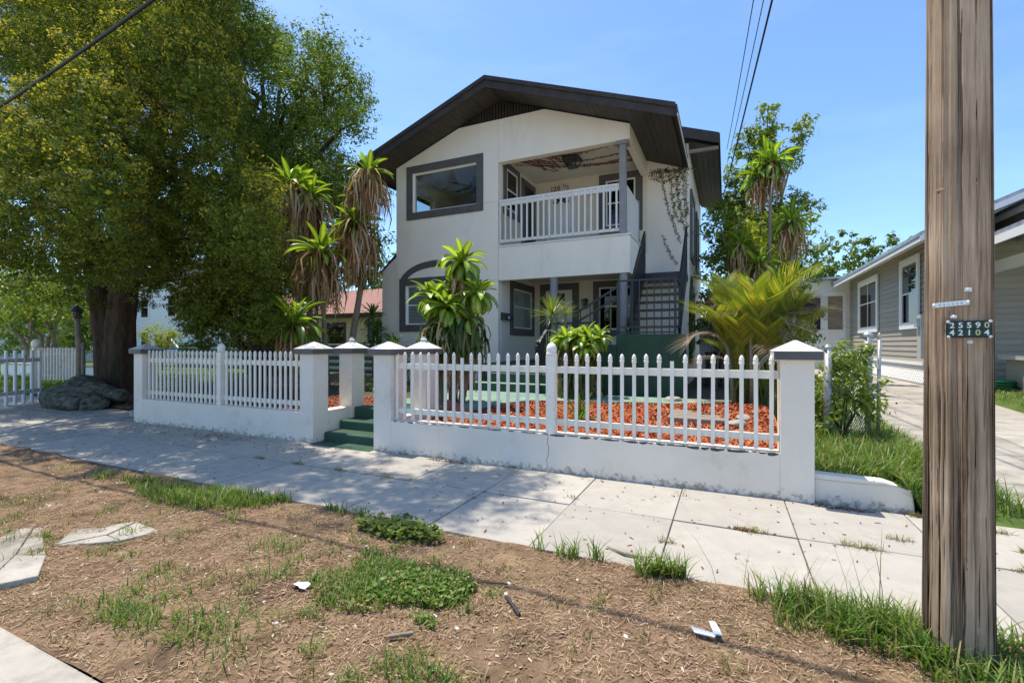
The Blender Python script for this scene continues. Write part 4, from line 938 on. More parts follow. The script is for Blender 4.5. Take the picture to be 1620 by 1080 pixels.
def rock_mesh(seed, m='rock'):
    rd = random.Random(seed); bm = bmesh.new(); bmesh.ops.create_icosphere(bm, subdivisions=3, radius=1)
    ks = [(Vector((rd.uniform(-1, 1), rd.uniform(-1, 1), rd.uniform(-1, 1))).normalized(), rd.uniform(.55, .9)) for _ in range(9)]
    for v in bm.verts:
        for k, h in ks:
            d = v.co.dot(k)
            if d > h: v.co -= k * (d - h) * .85
        v.co += v.co.normalized() * .06 * math.sin(v.co.x * 9 + seed) * math.sin(v.co.y * 8) * math.sin(v.co.z * 7)
    me = bpy.data.meshes.new('rock'); bm.to_mesh(me); bm.free(); me.materials.append(M[m]); me.polygons.foreach_set('use_smooth', [True] * len(me.polygons)); return me
RM = [rock_mesh(i) for i in range(5)]
rk = [(-14.5, 5.75, .22, .62, .5, .36), (-13.75, 5.55, .15, .42, .4, .27), (-14.95, 6.25, .34, .6, .5, .4), (-14.0, 6.1, .28, .5, .45, .34), (-13.3, 5.75, .13, .34, .3, .2), (-15.5, 6.5, .35, .5, .4, .38), (-13.45, 6.25, .25, .3, .26, .2)]
wr = ['largest mossy boulder at the front of the rock pile below the big tree', 'rounded grey boulder at the foot of the rock pile', 'dark mossy boulder under the white fence panel', 'mossy boulder in the middle of the rock pile',
      'low flat rock at the right end of the rock pile', 'mossy boulder behind the gate at the left end of the rock pile', 'small pale stone on top of the rock pile']
for i, (x, y, z, a, b_, c_) in enumerate(rk):
    o = bpy.data.objects.new('boulder', RM[i % 5]); C.objects.link(o); o.location = (x, y, z); o.scale = (a, b_, c_); o.rotation_euler = (0, 0, i * 1.3); tag(o, wr[i], 'rock', 'rocks under the big tree')
lp = thing('lamp_post', (-16.8, 6.95, .2), 'leaning brown wooden lamp post left of the big trunk', 'lamp post')
MB().tube([(-16.75, 6.95, .1), (-16.8, 6.95, 1.3), (-16.9, 6.95, 2.25)], [.085, .075, .065], 10).build('post', 'bark_pale', lp, smooth=True)
MB().lathe([(.05, 0), (.10, .06), (.12, .22), (.17, .25), (.10, .33), (.02, .40)], (-16.9, 6.95, 2.22), 10).build('lamp_head', 'black_metal', lp)
bp_ = MB().tube([(-16.45, 6.9, .1), (-16.45, 6.9, 1.5)], .05, 10).build('short_post', 'weathered', smooth=True); tag(bp_, 'short grey post beside the leaning lamp post', 'post'); MB().lathe([(.055, 0), (.06, .03), (.01, .06)], (-16.45, 6.9, 1.5), 10).build('post_cap', 'weathered', bp_)
lw = MB().box(-30, 9.6, .0, -18.6, 9.85, .62).build('garden_wall', 'white_paint'); tag(lw, 'low white garden wall behind the left gate', 'wall')
MB().box(-30, 9.55, .621, -18.55, 9.9, .68).build('coping', 'concrete', lw)
# corrugated fence
cg = thing('corrugated_fence', (-17, 15, .3), 'green and white striped slat fence behind the left planting bed', 'fence')
for k in range(7):
    xa = -26.2 + k * 2.42
    for i in range(9):
        z = .32 + i * .135
        MB().prism([(15.0, z), (14.965, z + .03), (14.955, z + .068), (14.965, z + .105), (15.0, z + .134)], 'x', xa, xa + 2.40).build('slat', 'corr_white' if i % 2 else 'corr_green', cg)
    MB().box(xa - .03, 15.01, .2, xa + .03, 15.07, 1.62).build('post', 'black_metal', cg)
MB().box(-26.3, 15.0, 1.545, -9.25, 15.05, 1.59).build('top_rail', 'black_metal', cg)
# beige house
bh = thing('beige_house', (-20, 22, .3), 'beige house with faded red roof seen between the palm stems', 'house')
box('wall', 'beige', bh, -30, 20, .2, -9.6, 27, 3.2)
MB().prism([(19.3, 3.05), (23.5, 4.9), (27.7, 3.05), (27.7, 3.2), (23.5, 5.05), (19.3, 3.2)], 'x', -30.8, -9.2).build('roof', 'roof_red', bh); MB().box(-30.8, 19.25, 2.95, -9.2, 19.3, 3.2).build('fascia', 'bark', bh)
for u0, u1 in ((-21.3, -19.5), (-17.9, -16.4), (-14.6, -13.2)): window(bh, '-y', 20, u0, u1, 1.2, 2.75, .08, 'bark', 'black_metal', rails=(.5,), glass='glass_dark')
MB().tube([(-17.2, 21.5, 3.9), (-17.2, 21.5, 4.5)], .06, 8).build('roof_vent', 'galv', bh)
# white house far left
wh = thing('white_house', (-38, 22, .2), 'white house glimpsed right behind the big trunk', 'house')
box('wall', 'white_paint', wh, -46, 20.5, .1, -31, 30, 6.2); MB().prism([(19.9, 6.1), (25, 8.4), (30.6, 6.1)], 'x', -46.6, -30.4).build('roof', 'shingle', wh)
for u0 in (-43, -40.6, -37.2, -34): window(wh, '-y', 20.5, u0, u0 + 1.2, 3.4, 5.2, .12, 'white_paint', rails=(.5,)); window(wh, '-y', 20.5, u0, u0 + 1.2, 1.0, 2.6, .12, 'white_paint', rails=(.5,))
wh2 = thing('pale_house', (-50, 14, .2), 'pale house far behind the left gate and small trees', 'house')
box('wall', 'white_paint', wh2, -60, 12, .1, -44, 20, 4.2); MB().prism([(11.2, 4.1), (16, 6.3), (20.8, 4.1)], 'x', -60.6, -43.5).build('roof', 'roof_red', wh2)
for u0 in (-57, -52, -48): window(wh2, '-y', 12, u0, u0 + 1.6, 1.5, 3.2, .12, 'white_paint', rails=(.5,))
# parked car behind the slat fence
car = thing('parked_car', (-29.5, 17.2, .28), 'pale blue car parked behind the striped fence under the tree', 'car')
cb = MB().prism([(-31.7, .55), (-27.4, .55), (-27.3, .95), (-27.7, 1.12), (-28.6, 1.2), (-31.5, 1.22), (-31.8, .9)], 'y', 16.3, 18.0).build('body', 'blue_car', car, bevel=.06)
MB().prism([(-31.2, 1.221), (-28.6, 1.221), (-29.5, 1.84), (-30.9, 1.86)], 'y', 16.42, 17.88).build('cabin', 'blue_car', cb, bevel=.05)
MB().prism([(-30.98, 1.27), (-29.0, 1.27), (-29.62, 1.76), (-30.78, 1.76)], 'y', 16.405, 16.418).build('side_window', 'glass_dark', cb)
for x in (-31, -28.3):
    for y in (16.25, 17.85):
        wq = MB(); wq.tube([(x, y, .6), (x, y + .2, .6)], .32, 18); wq.build('wheel', 'plastic_dark', car)
MB().box(-27.4, 16.45, .85, -27.27, 16.75, 1.0).build('headlight', 'glass', car); MB().box(-27.4, 17.55, .85, -27.27, 17.85, 1.0).build('headlight', 'glass', car)
# crown clumps: centre and radius in metres
FT = [(-15.4,5.0,6.8,0.67),(-12.0,5.9,11.3,0.73),(-20.0,6.6,12.7,0.63),(-7.0,4.3,5.2,0.54),(-12.5,5.9,9.1,0.74),(-9.0,3.8,3.8,0.7),(-8.4,5.0,6.2,0.75),(-22.0,6.0,14.4,0.77),(-9.2,4.3,5.0,0.69),(-12.0,6.5,10.3,0.66),(-11.0,3.8,3.7,0.51),(-13.2,6.4,12.4,0.59),(-18.1,6.3,13.9,0.51),(-20.6,6.3,10.3,0.54),(-11.8,4.8,6.2,0.67),(-13.5,5.8,8.0,0.57),(-8.1,3.6,4.7,0.62),(-18.4,4.8,5.8,0.57),(-16.6,6.2,10.4,0.67),(-18.7,6.4,10.3,0.51),(-12.4,3.9,3.6,0.55),(-13.1,5.3,3.4,0.59),(-19.8,6.3,13.9,0.55),(-14.3,4.8,3.9,0.73),(-16.8,6.1,12.6,0.72),(-18.8,5.0,7.0,0.73),(-10.7,6.5,10.2,0.76),(-18.8,6.3,11.7,0.62),(-14.2,6.1,9.6,0.6),(-7.8,3.5,3.6,0.52),(-9.4,5.5,7.2,0.67),(-15.7,6.2,9.4,0.7),(-17.1,5.5,7.5,0.52),(-15.4,3.9,3.5,0.74),(-23.9,6.3,12.4,0.73),(-14.7,6.1,10.7,0.7),(-10.6,4.0,5.4,0.58),(-23.6,6.1,9.5,0.72),(-13.2,6.1,10.5,0.72),(-15.6,5.4,3.6,0.67),(-11.8,6.4,12.3,0.69),(-13.3,5.0,6.5,0.56),(-18.9,5.6,8.5,0.51),(-23.7,6.2,11.1,0.51),(-22.0,6.0,9.6,0.67),(-17.6,6.1,11.4,0.73),(-10.7,5.3,7.8,0.69),(-23.6,6.5,13.8,0.68),(-15.0,4.4,5.5,0.5),(-14.9,6.3,12.7,0.71),(-21.0,6.6,11.4,0.59),(-11.1,6.2,9.1,0.6),(-22.4,6.2,12.3,0.52),(-10.0,6.0,11.1,0.65),(-6.5,4.7,3.3,0.51),(-21.5,5.4,6.9,0.75),(-10.6,4.9,6.5,0.62),(-16.2,6.1,8.3,0.58),(-18.2,4.5,3.9,0.58),(-16.2,6.2,11.6,0.66),(-21.4,6.6,13.3,0.72),(-16.8,6.3,13.8,0.71),(-20.2,5.9,8.2,0.67),(-17.1,6.5,8.9,0.67),(-13.6,3.9,4.3,0.74),(-21.8,5.8,8.3,0.65),(-11.7,4.3,4.8,0.72),(-17.1,4.2,4.9,0.51),(-21.0,6.3,9.0,0.64),(-24.0,6.0,8.2,0.53),(-9.7,6.0,9.5,0.56),(-22.6,6.4,10.7,0.57),(-17.0,5.0,3.7,0.58),(-11.8,5.2,7.3,0.71),(-9.9,4.4,3.3,0.72),(-10.1,3.5,4.5,0.76),(-12.8,4.4,5.3,0.71),(-16.2,4.7,6.0,0.72),(-21.8,6.2,6.4,0.77),(-16.4,8.2,9.6,0.85),(-16.0,4.9,3.8,0.77),(-16.9,8.6,11.7,0.85),(-15.3,7.7,3.4,0.74),(-14.7,6.9,5.3,0.79),(-19.1,5.5,5.0,0.91),(-10.8,6.7,7.1,0.75),(-16.5,7.3,8.5,0.97),(-13.2,5.7,5.1,0.77),(-22.4,8.8,12.7,0.97),(-21.0,8.2,10.9,0.88),(-13.9,8.3,8.5,0.99),(-22.9,8.7,9.5,0.81),(-14.4,8.9,12.9,0.71),(-18.1,7.7,9.6,0.74),(-16.9,6.8,5.6,0.84),(-11.4,6.2,4.9,0.71),(-9.3,5.2,4.8,0.88),(-12.4,7.8,7.8,0.99),(-15.2,8.8,11.9,0.76),(-12.3,7.6,10.5,0.92),(-23.0,7.7,11.5,0.95),(-20.7,8.9,13.9,0.82),(-20.8,7.9,7.5,1),(-15.6,6.4,3.6,0.98),(-14.9,7.6,10.7,0.98),(-23.9,6.7,6.6,0.75),(-13.5,7.9,13.2,0.79),(-17.1,8.0,3.6,0.91),(-20.1,7.0,6.7,0.74),(-14.8,7.8,13.9,0.87),(-21.8,8.6,8.3,0.73),(-16.4,7.8,6.8,0.81),(-18.8,7.9,14.2,0.81),(-23.2,7.3,8.0,0.96),(-16.9,8.6,12.9,0.76),(-11.9,7.1,5.8,0.93),(-15.9,8.1,14.5,0.85),(-13.2,8.5,2.5,0.89),(-19.3,8.3,11.6,0.87),(-15.3,8.4,8.0,0.89),(-16.1,6.8,7.5,0.95),(-14.8,7.7,9.5,0.72),(-22.1,8.6,12.6,0.84),(-16.0,8.5,10.6,0.97),(-13.6,8.2,13.9,0.84),(-23.3,7.8,12.8,1.01),(-19.4,7.5,13.5,1.02),(-17.5,8.1,13.4,1.01),(-21.1,7.8,13.1,0.93),(-21.4,7.7,10.9,0.96),(-14.6,7.9,10.3,0.96),(-20.4,7.9,12.0,1.08),(-16.1,9.0,14.3,0.95),(-23.9,8.4,12.2,0.81),(-15.1,8.8,11.8,0.91),(-16.5,7.9,12.7,0.92),(-17.8,9.0,11.7,0.91),(-15.1,8.2,13.5,1.06),(-19.3,8.1,11.3,1.02),(-18.3,7.6,14.2,1.04),(-13.4,7.7,12.0,0.99),(-23.0,8.0,11.8,0.84),(-17.4,8.2,12.1,0.96),(-18.2,8.3,10.2,0.99),(-23.6,8.6,14.4,0.88),(-20.2,8.8,11.4,0.84),(-17.3,7.5,10.6,0.87),(-21.6,7.7,12.3,0.96),(-20.9,9.0,14.2,0.94),(-22.9,9.0,13.6,0.84),(-13.6,8.1,10.9,0.86),(-21.2,8.9,10.9,0.96),(-19.6,8.1,10.0,1.07),(-17.4,8.7,14.5,0.93),(-22.1,9.1,14.1,1.07),(-16.6,7.8,11.1,0.94),(-13.4,7.6,13.1,1.08),(-20.9,7.8,10.1,0.82),(-12.5,7.6,12.8,0.88),(-14.8,8.6,12.6,1),(-13.9,8.7,10.2,0.84),(-14.6,9.1,10.7,0.82),(-7.7,4.2,8.4,0.65),(-8.3,4.6,9.3,0.84),(-5.7,4.4,8.6,0.68),(-7.9,4.2,8.0,0.88),(-5.5,5.3,9.1,0.66),(-7.4,5.0,9.0,0.86),(-5.3,4.1,8.8,0.8),(-6.7,4.3,8.5,0.63),(-5.1,5.4,8.6,0.69),(-5.2,4.9,9.3,0.85),(-6.7,4.7,8.7,0.73),(-7.9,4.5,9.1,0.61),(-8.3,5.0,8.1,0.76),(-8.5,4.6,6.4,0.8),(-7.9,4.7,6.0,0.7),(-11.3,4.4,7.2,0.8),(-11.6,4.2,6.5,0.6),(-8.8,4.5,4.8,0.5),(-8.0,5.1,4.8,0.6),(-11.8,4.3,5.0,0.55),(-9.4,4.3,5.6,0.7),(-12.3,4.1,5.3,0.5),(-10.8,4.5,4.5,0.5),(-9.3,5.0,4.0,0.45),(-10.6,4.6,7.6,0.6),(-9.1,4.3,6.2,0.5),(-13.8,8.6,4.5,0.43),(-12.9,7.9,4.9,0.45),(-8.9,6.7,4.5,0.43),(-11.9,7.4,4.9,0.61),(-9.8,6.7,4.4,0.5),(-15.1,8.2,3.8,0.48),(-12.4,7.1,4.6,0.59),(-11.1,7.0,4.8,0.59),(-12.4,8.4,5.6,0.41),(-11.0,8.3,5.5,0.41),(-10.7,7.9,4.6,0.46),(-15.0,8.1,4.5,0.51),(-10.6,7.7,5.0,0.47),(-15.6,8.4,3.5,0.5),(-13.3,8.2,2.3,0.4),(-9.7,7.2,4.4,0.58),(-10.4,7.2,5.1,0.51),(-14.4,8.6,2.8,0.53),(-11.7,8.4,5.0,0.47)]
LT = [(-11.4,5.7,3.2,0.71),(-8.8,6.0,3.2,0.69),(-10.0,6.5,2.2,0.78),(-10.1,5.6,3.4,0.65),(-8.0,5.3,3.5,0.63),(-8.6,6.4,2.1,0.6),(-9.0,6.4,4.2,0.87),(-7.8,5.5,3.8,0.91),(-10.5,5.8,3.6,0.81),(-11.8,6.8,3.9,0.74),(-10.6,7.7,3.1,0.74),(-12.1,7.9,2.4,0.93),(-8.9,6.3,4.2,0.45),(-9.2,6.0,3.3,0.45),(-12.2,7.2,2.7,0.51),(-10.0,7.1,3.0,0.46),(-12.1,6.7,3.6,0.55),(-10.8,8.1,1.9,0.61),(-9.6,7.4,2.5,0.61),(-10.8,7.2,2.4,0.43),(-10.1,7.2,3.9,0.4),(-11.8,6.7,3.7,0.48),(-9.2,6.7,3.2,0.44),(-11.3,8.6,3.5,0.48),(-10.9,8.2,3.0,0.56),(-9.7,7.3,2.0,0.54),(-11.5,8.2,3.1,0.51),(-10.6,7.1,2.8,0.6),(-12.1,8.1,3.4,0.6),(-11.6,8.4,2.6,0.51),(-10.1,7.5,2.5,0.51),(-12.7,8.3,3.8,0.53),(-9.9,7.1,4.0,0.5),(-11.3,6.9,2.4,0.59),(-12.2,7.7,4.2,0.6),(-12.0,7.6,2.8,0.4),(-10.6,7.2,3.1,0.6),(-11.6,7.2,2.0,0.59),(-10.5,7.5,3.1,0.41),(-11.2,7.9,4.1,0.41),(-12.0,7.8,4.2,0.4)]
OK = [(-17.5,14.2,10.7,1.12),(-12.5,11.1,7.2,0.91),(-14.0,14.6,11.1,0.75),(-18.3,13.2,15.2,0.96),(-25.0,14.9,18.6,1.09),(-15.6,11.8,9.9,1.12),(-17.4,11.6,14.6,0.73),(-17.3,11.0,10.5,1.01),(-21.8,14.3,16.2,0.92),(-21.4,13.8,14.1,0.73),(-16.4,14.8,8.9,0.85),(-22.4,14.7,13.3,0.85),(-11.9,12.2,10.4,0.84),(-19.9,11.6,16.2,1.01),(-15.8,11.9,12.3,0.97),(-13.3,12.7,11.7,0.73),(-15.7,11.5,8.5,1.03),(-23.6,15.0,15.6,1.08),(-17.7,12.9,10.4,0.83),(-12.2,13.0,10.2,0.85),(-13.6,12.4,8.2,1.05),(-15.0,13.7,10.5,1.04),(-18.2,12.1,10.3,0.92),(-13.4,12.2,9.5,1.13),(-13.4,11.1,9.9,0.95),(-18.9,13.6,10.0,1.06),(-21.2,13.9,12.4,1.07),(-15.1,14.9,11.1,1.13),(-16.3,13.9,10.6,0.78),(-14.9,13.7,11.5,0.89),(-18.3,11.8,14.9,0.72),(-18.7,13.4,14.2,0.97),(-18.3,11.5,12.7,1.07),(-17.4,13.3,14.2,1.13),(-15.1,14.2,13.3,0.99),(-20.0,13.4,16.9,0.95),(-18.2,14.6,15.0,0.7),(-15.4,12.5,8.3,0.89),(-24.7,14.9,17.6,0.87),(-20.0,14.1,15.8,1.07),(-24.1,15.0,19.1,0.83),(-17.0,13.6,12.9,0.97),(-16.1,12.2,13.2,0.94),(-19.5,14.0,14.9,0.97),(-20.4,14.6,9.6,0.95),(-17.3,11.8,8.7,0.83),(-14.3,11.3,8.4,0.8),(-14.4,13.7,9.5,0.71),(-10.9,11.5,8.6,0.83),(-14.5,11.6,11.8,0.98),(-13.0,11.5,7.7,0.89),(-20.1,13.0,12.1,1.12),(-18.0,14.6,13.4,0.95),(-12.9,11.5,10.5,0.81),(-17.5,11.7,9.8,1.02),(-19.0,12.4,11.5,0.87),(-15.4,12.7,9.2,1.08),(-16.1,12.6,9.8,0.74),(-15.1,11.0,8.8,0.91),(-21.8,12.5,16.7,0.87),(-18.9,11.7,14.1,0.83),(-15.9,11.5,7.6,1),(-22.0,13.9,12.2,0.77),(-20.1,11.9,17.0,0.74),(-19.3,12.9,14.7,0.83),(-20.6,12.6,17.4,0.73),(-19.8,12.2,13.5,0.72),(-22.0,13.2,18.6,0.92),(-17.7,13.6,9.1,1.04),(-16.8,13.9,8.4,1.02),(-22.3,14.1,18.9,0.95),(-17.6,12.3,13.4,0.71),(-20.0,14.1,14.3,1.12),(-17.7,13.4,8.3,0.75),(-11.9,11.2,10.8,1.14),(-19.7,11.8,14.5,0.95),(-22.6,14.9,17.6,1.08),(-13.0,12.6,10.2,0.76),(-23.9,13.9,18.9,1.11),(-16.3,11.1,12.7,0.84),(-14.6,13.8,8.4,1),(-15.1,11.3,12.8,0.74),(-16.5,14.8,11.5,1.1),(-16.4,13.9,9.5,0.97),(-13.3,13.4,8.2,0.87),(-17.3,10.0,14.0,1.1),(-26.7,12.6,18.2,0.83),(-16.0,9.6,12.5,0.93),(-18.7,12.0,15.6,0.86),(-21.5,11.3,17.5,1.12),(-17.7,10.8,13.1,1.06),(-24.0,11.9,17.9,1.05),(-18.4,10.4,15.9,0.87),(-19.1,10.2,12.9,1.11),(-15.6,10.8,15.3,0.97),(-26.5,12.7,18.6,0.84),(-18.8,11.5,16.7,1.11),(-19.0,9.8,15.9,0.99),(-23.6,11.2,18.3,1.12),(-20.7,11.7,16.2,0.83),(-19.1,11.6,16.7,1.14),(-24.0,11.6,16.4,0.85),(-24.5,13.0,15.1,0.84),(-16.1,10.3,11.6,1.01),(-24.6,11.9,17.7,1.01),(-16.2,10.7,15.3,1.1),(-17.9,10.9,14.5,1.15),(-20.3,12.3,18.3,0.92),(-19.4,11.1,16.1,0.91),(-20.1,9.9,13.8,1.07),(-25.8,12.3,16.2,0.97),(-18.8,12.1,16.5,0.95),(-20.9,10.9,13.1,0.93),(-17.2,11.8,15.3,0.86),(-14.2,9.7,13.2,1.14),(-25.4,12.9,15.6,1.01),(-21.5,10.2,16.9,0.94),(-17.4,10.7,12.1,0.85),(-16.2,9.8,14.5,0.99),(-12.0,12.2,7.0,0.83),(-12.9,13.6,6.1,0.62),(-13.2,13.6,4.3,0.75),(-16.3,12.5,7.8,0.62),(-13.4,13.3,7.5,0.64),(-13.2,12.0,5.0,0.62),(-13.6,12.5,3.4,0.93),(-11.0,12.5,4.9,0.76),(-11.3,12.9,7.1,0.77),(-15.5,13.1,4.6,0.59),(-12.1,12.4,5.4,0.8),(-13.2,11.5,3.5,0.88),(-13.1,13.6,5.0,0.56),(-13.3,13.0,4.9,0.71),(-16.8,12.8,7.2,0.62),(-16.3,12.3,6.3,0.76),(-12.6,10.8,3.8,0.93),(-15.0,11.5,6.0,0.86),(-13.9,11.2,6.3,0.6),(-14.1,12.3,4.3,0.76),(-13.3,11.6,4.6,0.65),(-13.0,12.2,6.6,0.93),(-10.8,11.6,6.7,0.89),(-11.2,11.0,5.9,0.66),(-16.5,13.9,4.4,0.86),(-15.0,12.7,6.7,0.75),(-14.0,12.1,3.8,0.63),(-15.3,12.8,5.8,0.78),(-13.4,12.1,6.6,0.68),(-14.4,11.4,5.0,0.83),(-12.8,12.8,7.0,0.69),(-14.6,13.2,5.1,0.9),(-12.0,12.5,6.5,0.68),(-12.9,11.8,3.6,0.88),(-14.0,13.1,7.4,0.66),(-11.5,10.8,6.5,0.92),(-15.1,11.3,6.8,0.59),(-13.7,13.6,6.1,0.75),(-15.3,11.9,4.5,0.66),(-13.4,11.4,5.6,0.8),(-9.7,10.8,4.4,0.82),(-12.3,13.7,4.7,0.85)]
# ================================================================ plants
def strap_leaf(bend, width, m, twist=0.0, fold=.25):
    """unit-length strap leaf along +X, arching over by `bend` radians"""
    S = 8; vs, fs, uv = [], [], []; x = z = 0; 
    for i in range(S + 1):
        t = i / S; th = .0 - bend * t ** 1.3; wd = width * (.35 + .65 * math.sin(math.pi * min(1, .12 + .55 * t / .6)) if t < .6 else 1.0 * math.cos((t - .6) / .4 * math.pi / 2) ** .8 + .01)
        nx, nz = -math.sin(th), math.cos(th); tw = twist * t
        for j, k in enumerate((-1, 0, 1)):
            lift = fold * wd * abs(k) * .5 + tw * k * wd * .5
            vs.append((x + nx * lift, k * wd / 2, z + nz * lift)); uv.append(((j) / 2, t))
        x += math.cos(th) / S; z += math.sin(th) / S
    for i in range(S):
        for j in range(2): a = i * 3 + j; fs.append((a, a + 1, a + 4, a + 3))
    me = bpy.data.meshes.new('leaf'); me.from_pydata(vs, [], fs); u = me.uv_layers.new(name='UVMap')
    for lp_ in me.loops: u.data[lp_.index].uv = uv[lp_.vertex_index]
    me.materials.append(M[m]); me.polygons.foreach_set('use_smooth', [True] * len(me.polygons)); me.update(); return me
DRA = [strap_leaf(b_, w_, 'dracaena', tw) for b_, w_, tw in ((.7, .19, .1), (1.2, .19, -.2), (1.7, .18, .3), (2.2, .17, .0), (1.0, .20, .25))]
DRD = [strap_leaf(b_, w_, 'dracaena_dark', tw) for b_, w_, tw in ((.8, .12, .1), (1.4, .11, -.2), (1.9, .11, .2))]
DRB = [strap_leaf(b_, w_, 'dracaena_broad', tw) for b_, w_, tw in ((.9, .25, .1), (1.5, .27, -.25), (2.0, .26, .3), (2.5, .24, -.1), (1.3, .28, .35))]
SPK = [strap_leaf(b_, w_, 'spiky') for b_, w_ in ((.15, .045), (.35, .04), (.7, .04))]
def rosette(root, c, n, L, meshes, up=75, down=-20, ax=(0, 0)):
    c = Vector(c)
    for i in range(n):
        t = (i + .5) / n; el = R(up + (down - up) * t + random.uniform(-12, 12)); a = i * 2.39996 + random.uniform(-.2, .2)
        s = L * (.72 + .38 * math.sin(math.pi * min(1, t * .9 + .15))) * random.uniform(.85, 1.12)
        m_ = Matrix.Translation(c + Vector((0, 0, -.12 * L * t))) @ Euler((ax[0], ax[1], 0)).to_matrix().to_4x4() @ Matrix.Rotation(a, 4, 'Z') @ Matrix.Rotation(-el, 4, 'Y') @ Matrix.Rotation(random.uniform(-.4, .4), 4, 'X') @ Matrix.Diagonal((s, s, s, 1))
        k = min(len(meshes) - 1, int(t * len(meshes) + random.uniform(-.4, .6))); inst('leaf', meshes[max(0, k)], root, m_)
def skirt(root, c, n, L, r=.12, m='leaf_dead', spread=.45, name='dead_leaves', w_=.042, zjit=.5):
    """old leaves folded down round the cane"""
    a = rng.uniform(0, 2 * np.pi, n); d = np.stack([np.cos(a), np.sin(a), 0 * a], 1); sd = np.stack([-np.sin(a), np.cos(a), 0 * a], 1)
    l_ = L * rng.uniform(.5, 1.15, n)[:, None]; o = spread * rng.uniform(.35, 1.1, n)[:, None]; z0 = rng.uniform(-zjit, .1, n)[:, None] * L
    p0 = np.array(c) + d * r * .4 + np.array([0, 0, 1.]) * z0; S = []
    for t, out, dn in ((0, 0, 0), (.25, .55, -.02), (.5, .92, .18), (.75, 1.05, .50), (1, .95 , .88)):
        S.append(p0 + d * o * L * out + sd * (rng.normal(0, .05, n)[:, None] * L * t) - np.array([0, 0, 1.]) * l_ * dn)
    P = np.stack(S, 1); W = np.stack([np.full(n, w_ * k) for k in (.6, 1, 1, .8, .15)], 1) * rng.uniform(.6, 1.3, n)[:, None]
    sdv = unit(sd + d * rng.normal(0, .6, (n, 1)))
    return strips(name, P, W, sdv, m, root)
def cane(root, pts, r0, r1, m='bark_pale'):
    k = len(pts); return MB().tube(pts, [r0 + (r1 - r0) * i / (k - 1) for i in range(k)], 9).build('cane', m, root, smooth=True)

# ---- the big tree at left and its neighbours
bt = thing('large_tree', (-15.7, 7.3, 0), 'large yellow-green evergreen tree with a massive forked trunk at left', 'tree')
def trunk(root, base, top, r0, r1, flute=.10, seed=0, n=44, k=40, flare=.9, name='trunk', m='bark'):
    b0, t0 = Vector(base), Vector(top); vs, fs = [], []
    for i in range(k + 1):
        t = i / k; c = b0.lerp(t0, t) + Vector((.10 * math.sin(t * 3 + seed), .1 * math.sin(t * 2.2 + seed), 0)); r = r0 + (r1 - r0) * t + flare * r0 * math.exp(-t * 9)
        for j in range(n):
            a = 2 * math.pi * j / n; f = 1 + flute * (math.sin(a * 5 + seed + t * 1.4) * .6 + math.sin(a * 9 - t * 2 + seed) * .4) + .03 * math.sin(a * 17 + t * 23) + .025 * math.sin(a * 3 + t * 31)
            vs.append((c.x + r * f * math.cos(a), c.y + r * f * math.sin(a), c.z))
    for i in range(k):
        for j in range(n): fs.append((i * n + j, i * n + (j + 1) % n, (i + 1) * n + (j + 1) % n, (i + 1) * n + j))
    return MB().add(vs, fs).build(name, m, root, smooth=True)
trunk(bt, (-16.05, 7.25, -.1), (-16.5, 7.1, 4.6), .31, .27, .10, 1, flare=.55); trunk(bt, (-15.45, 7.4, -.1), (-14.7, 7.2, 4.8), .36, .28, .11, 4, flare=.55)
for i in range(0, len(FT), 6):
    x, y, z, r = FT[i]; a = (-16.3, 7.1, 4.3) if x < -15.3 else (-14.4, 7.2, 4.5)
    if 4.2 < z < 8.6 and y > 4.2: limb(bt, a, (x, y, z), .17, .025, 'bark', wob=.5)
for a, b_, r0 in (((-14.6, 7.2, 3.4), (-10.2, 5.6, 4.4), .15), ((-14.5, 7.2, 4.2), (-9.0, 5.0, 6.4), .14), ((-16.3, 7.1, 3.9), (-17.6, 4.9, 5.2), .14), ((-14.7, 7.2, 3.0), (-11.6, 6.0, 3.3), .12), ((-15.8, 7.1, 4.3), (-13.2, 4.4, 5.4), .13)): limb(bt, a, b_, r0, .05, 'bark', wob=.35)
crown('crown', 'leaf_front', bt, FT, 5600, .05, 1.25, .5, inner=.72, up=.3, tip='leaf_sunlit_tip', tipn=3400, core=650, shape=1.6, sprig=.16)
dt = thing('dense_tree', (-10.3, 7.8, .3), 'dark dense low-branching tree behind the left picket fence', 'tree')
for a, b_, r0 in (((-10.75, 8.1, .2), (-10.6, 7.6, 3.0), .16), ((-10.05, 7.6, .2), (-9.9, 7.0, 2.8), .17), ((-10.35, 7.9, .2), (-11.6, 7.2, 3.2), .13)): limb(dt, a, b_, r0, .07, 'bark', 'trunk', .15)
crown('crown', 'leaf_front', dt, LT, 5600, .05, 1.2, .5, inner=.55, up=.3, tip='leaf_sunlit_tip', tipn=1100, core=650, shape=1.5, lead=.4, sprig=.17)
oak = thing('oak_tree', (-17, 13.5, .2), 'tall spreading green tree rising behind the house and the evergreen', 'tree')
trunk(oak, (-17, 13.5, 0), (-17.3, 13.2, 8), .5, .32, .06, 2)
for i in range(0, len(OK), 4):
    x, y, z, r = OK[i]; limb(oak, (-17.3, 13.2, min(8, max(4, z - 3))), (x, y, z), .15, .03, 'bark', wob=.7)
crown('crown', 'leaf_oak', oak, OK, 1500, .10, .95, .45, inner=.35, up=.3, core=60, sprig=.34)

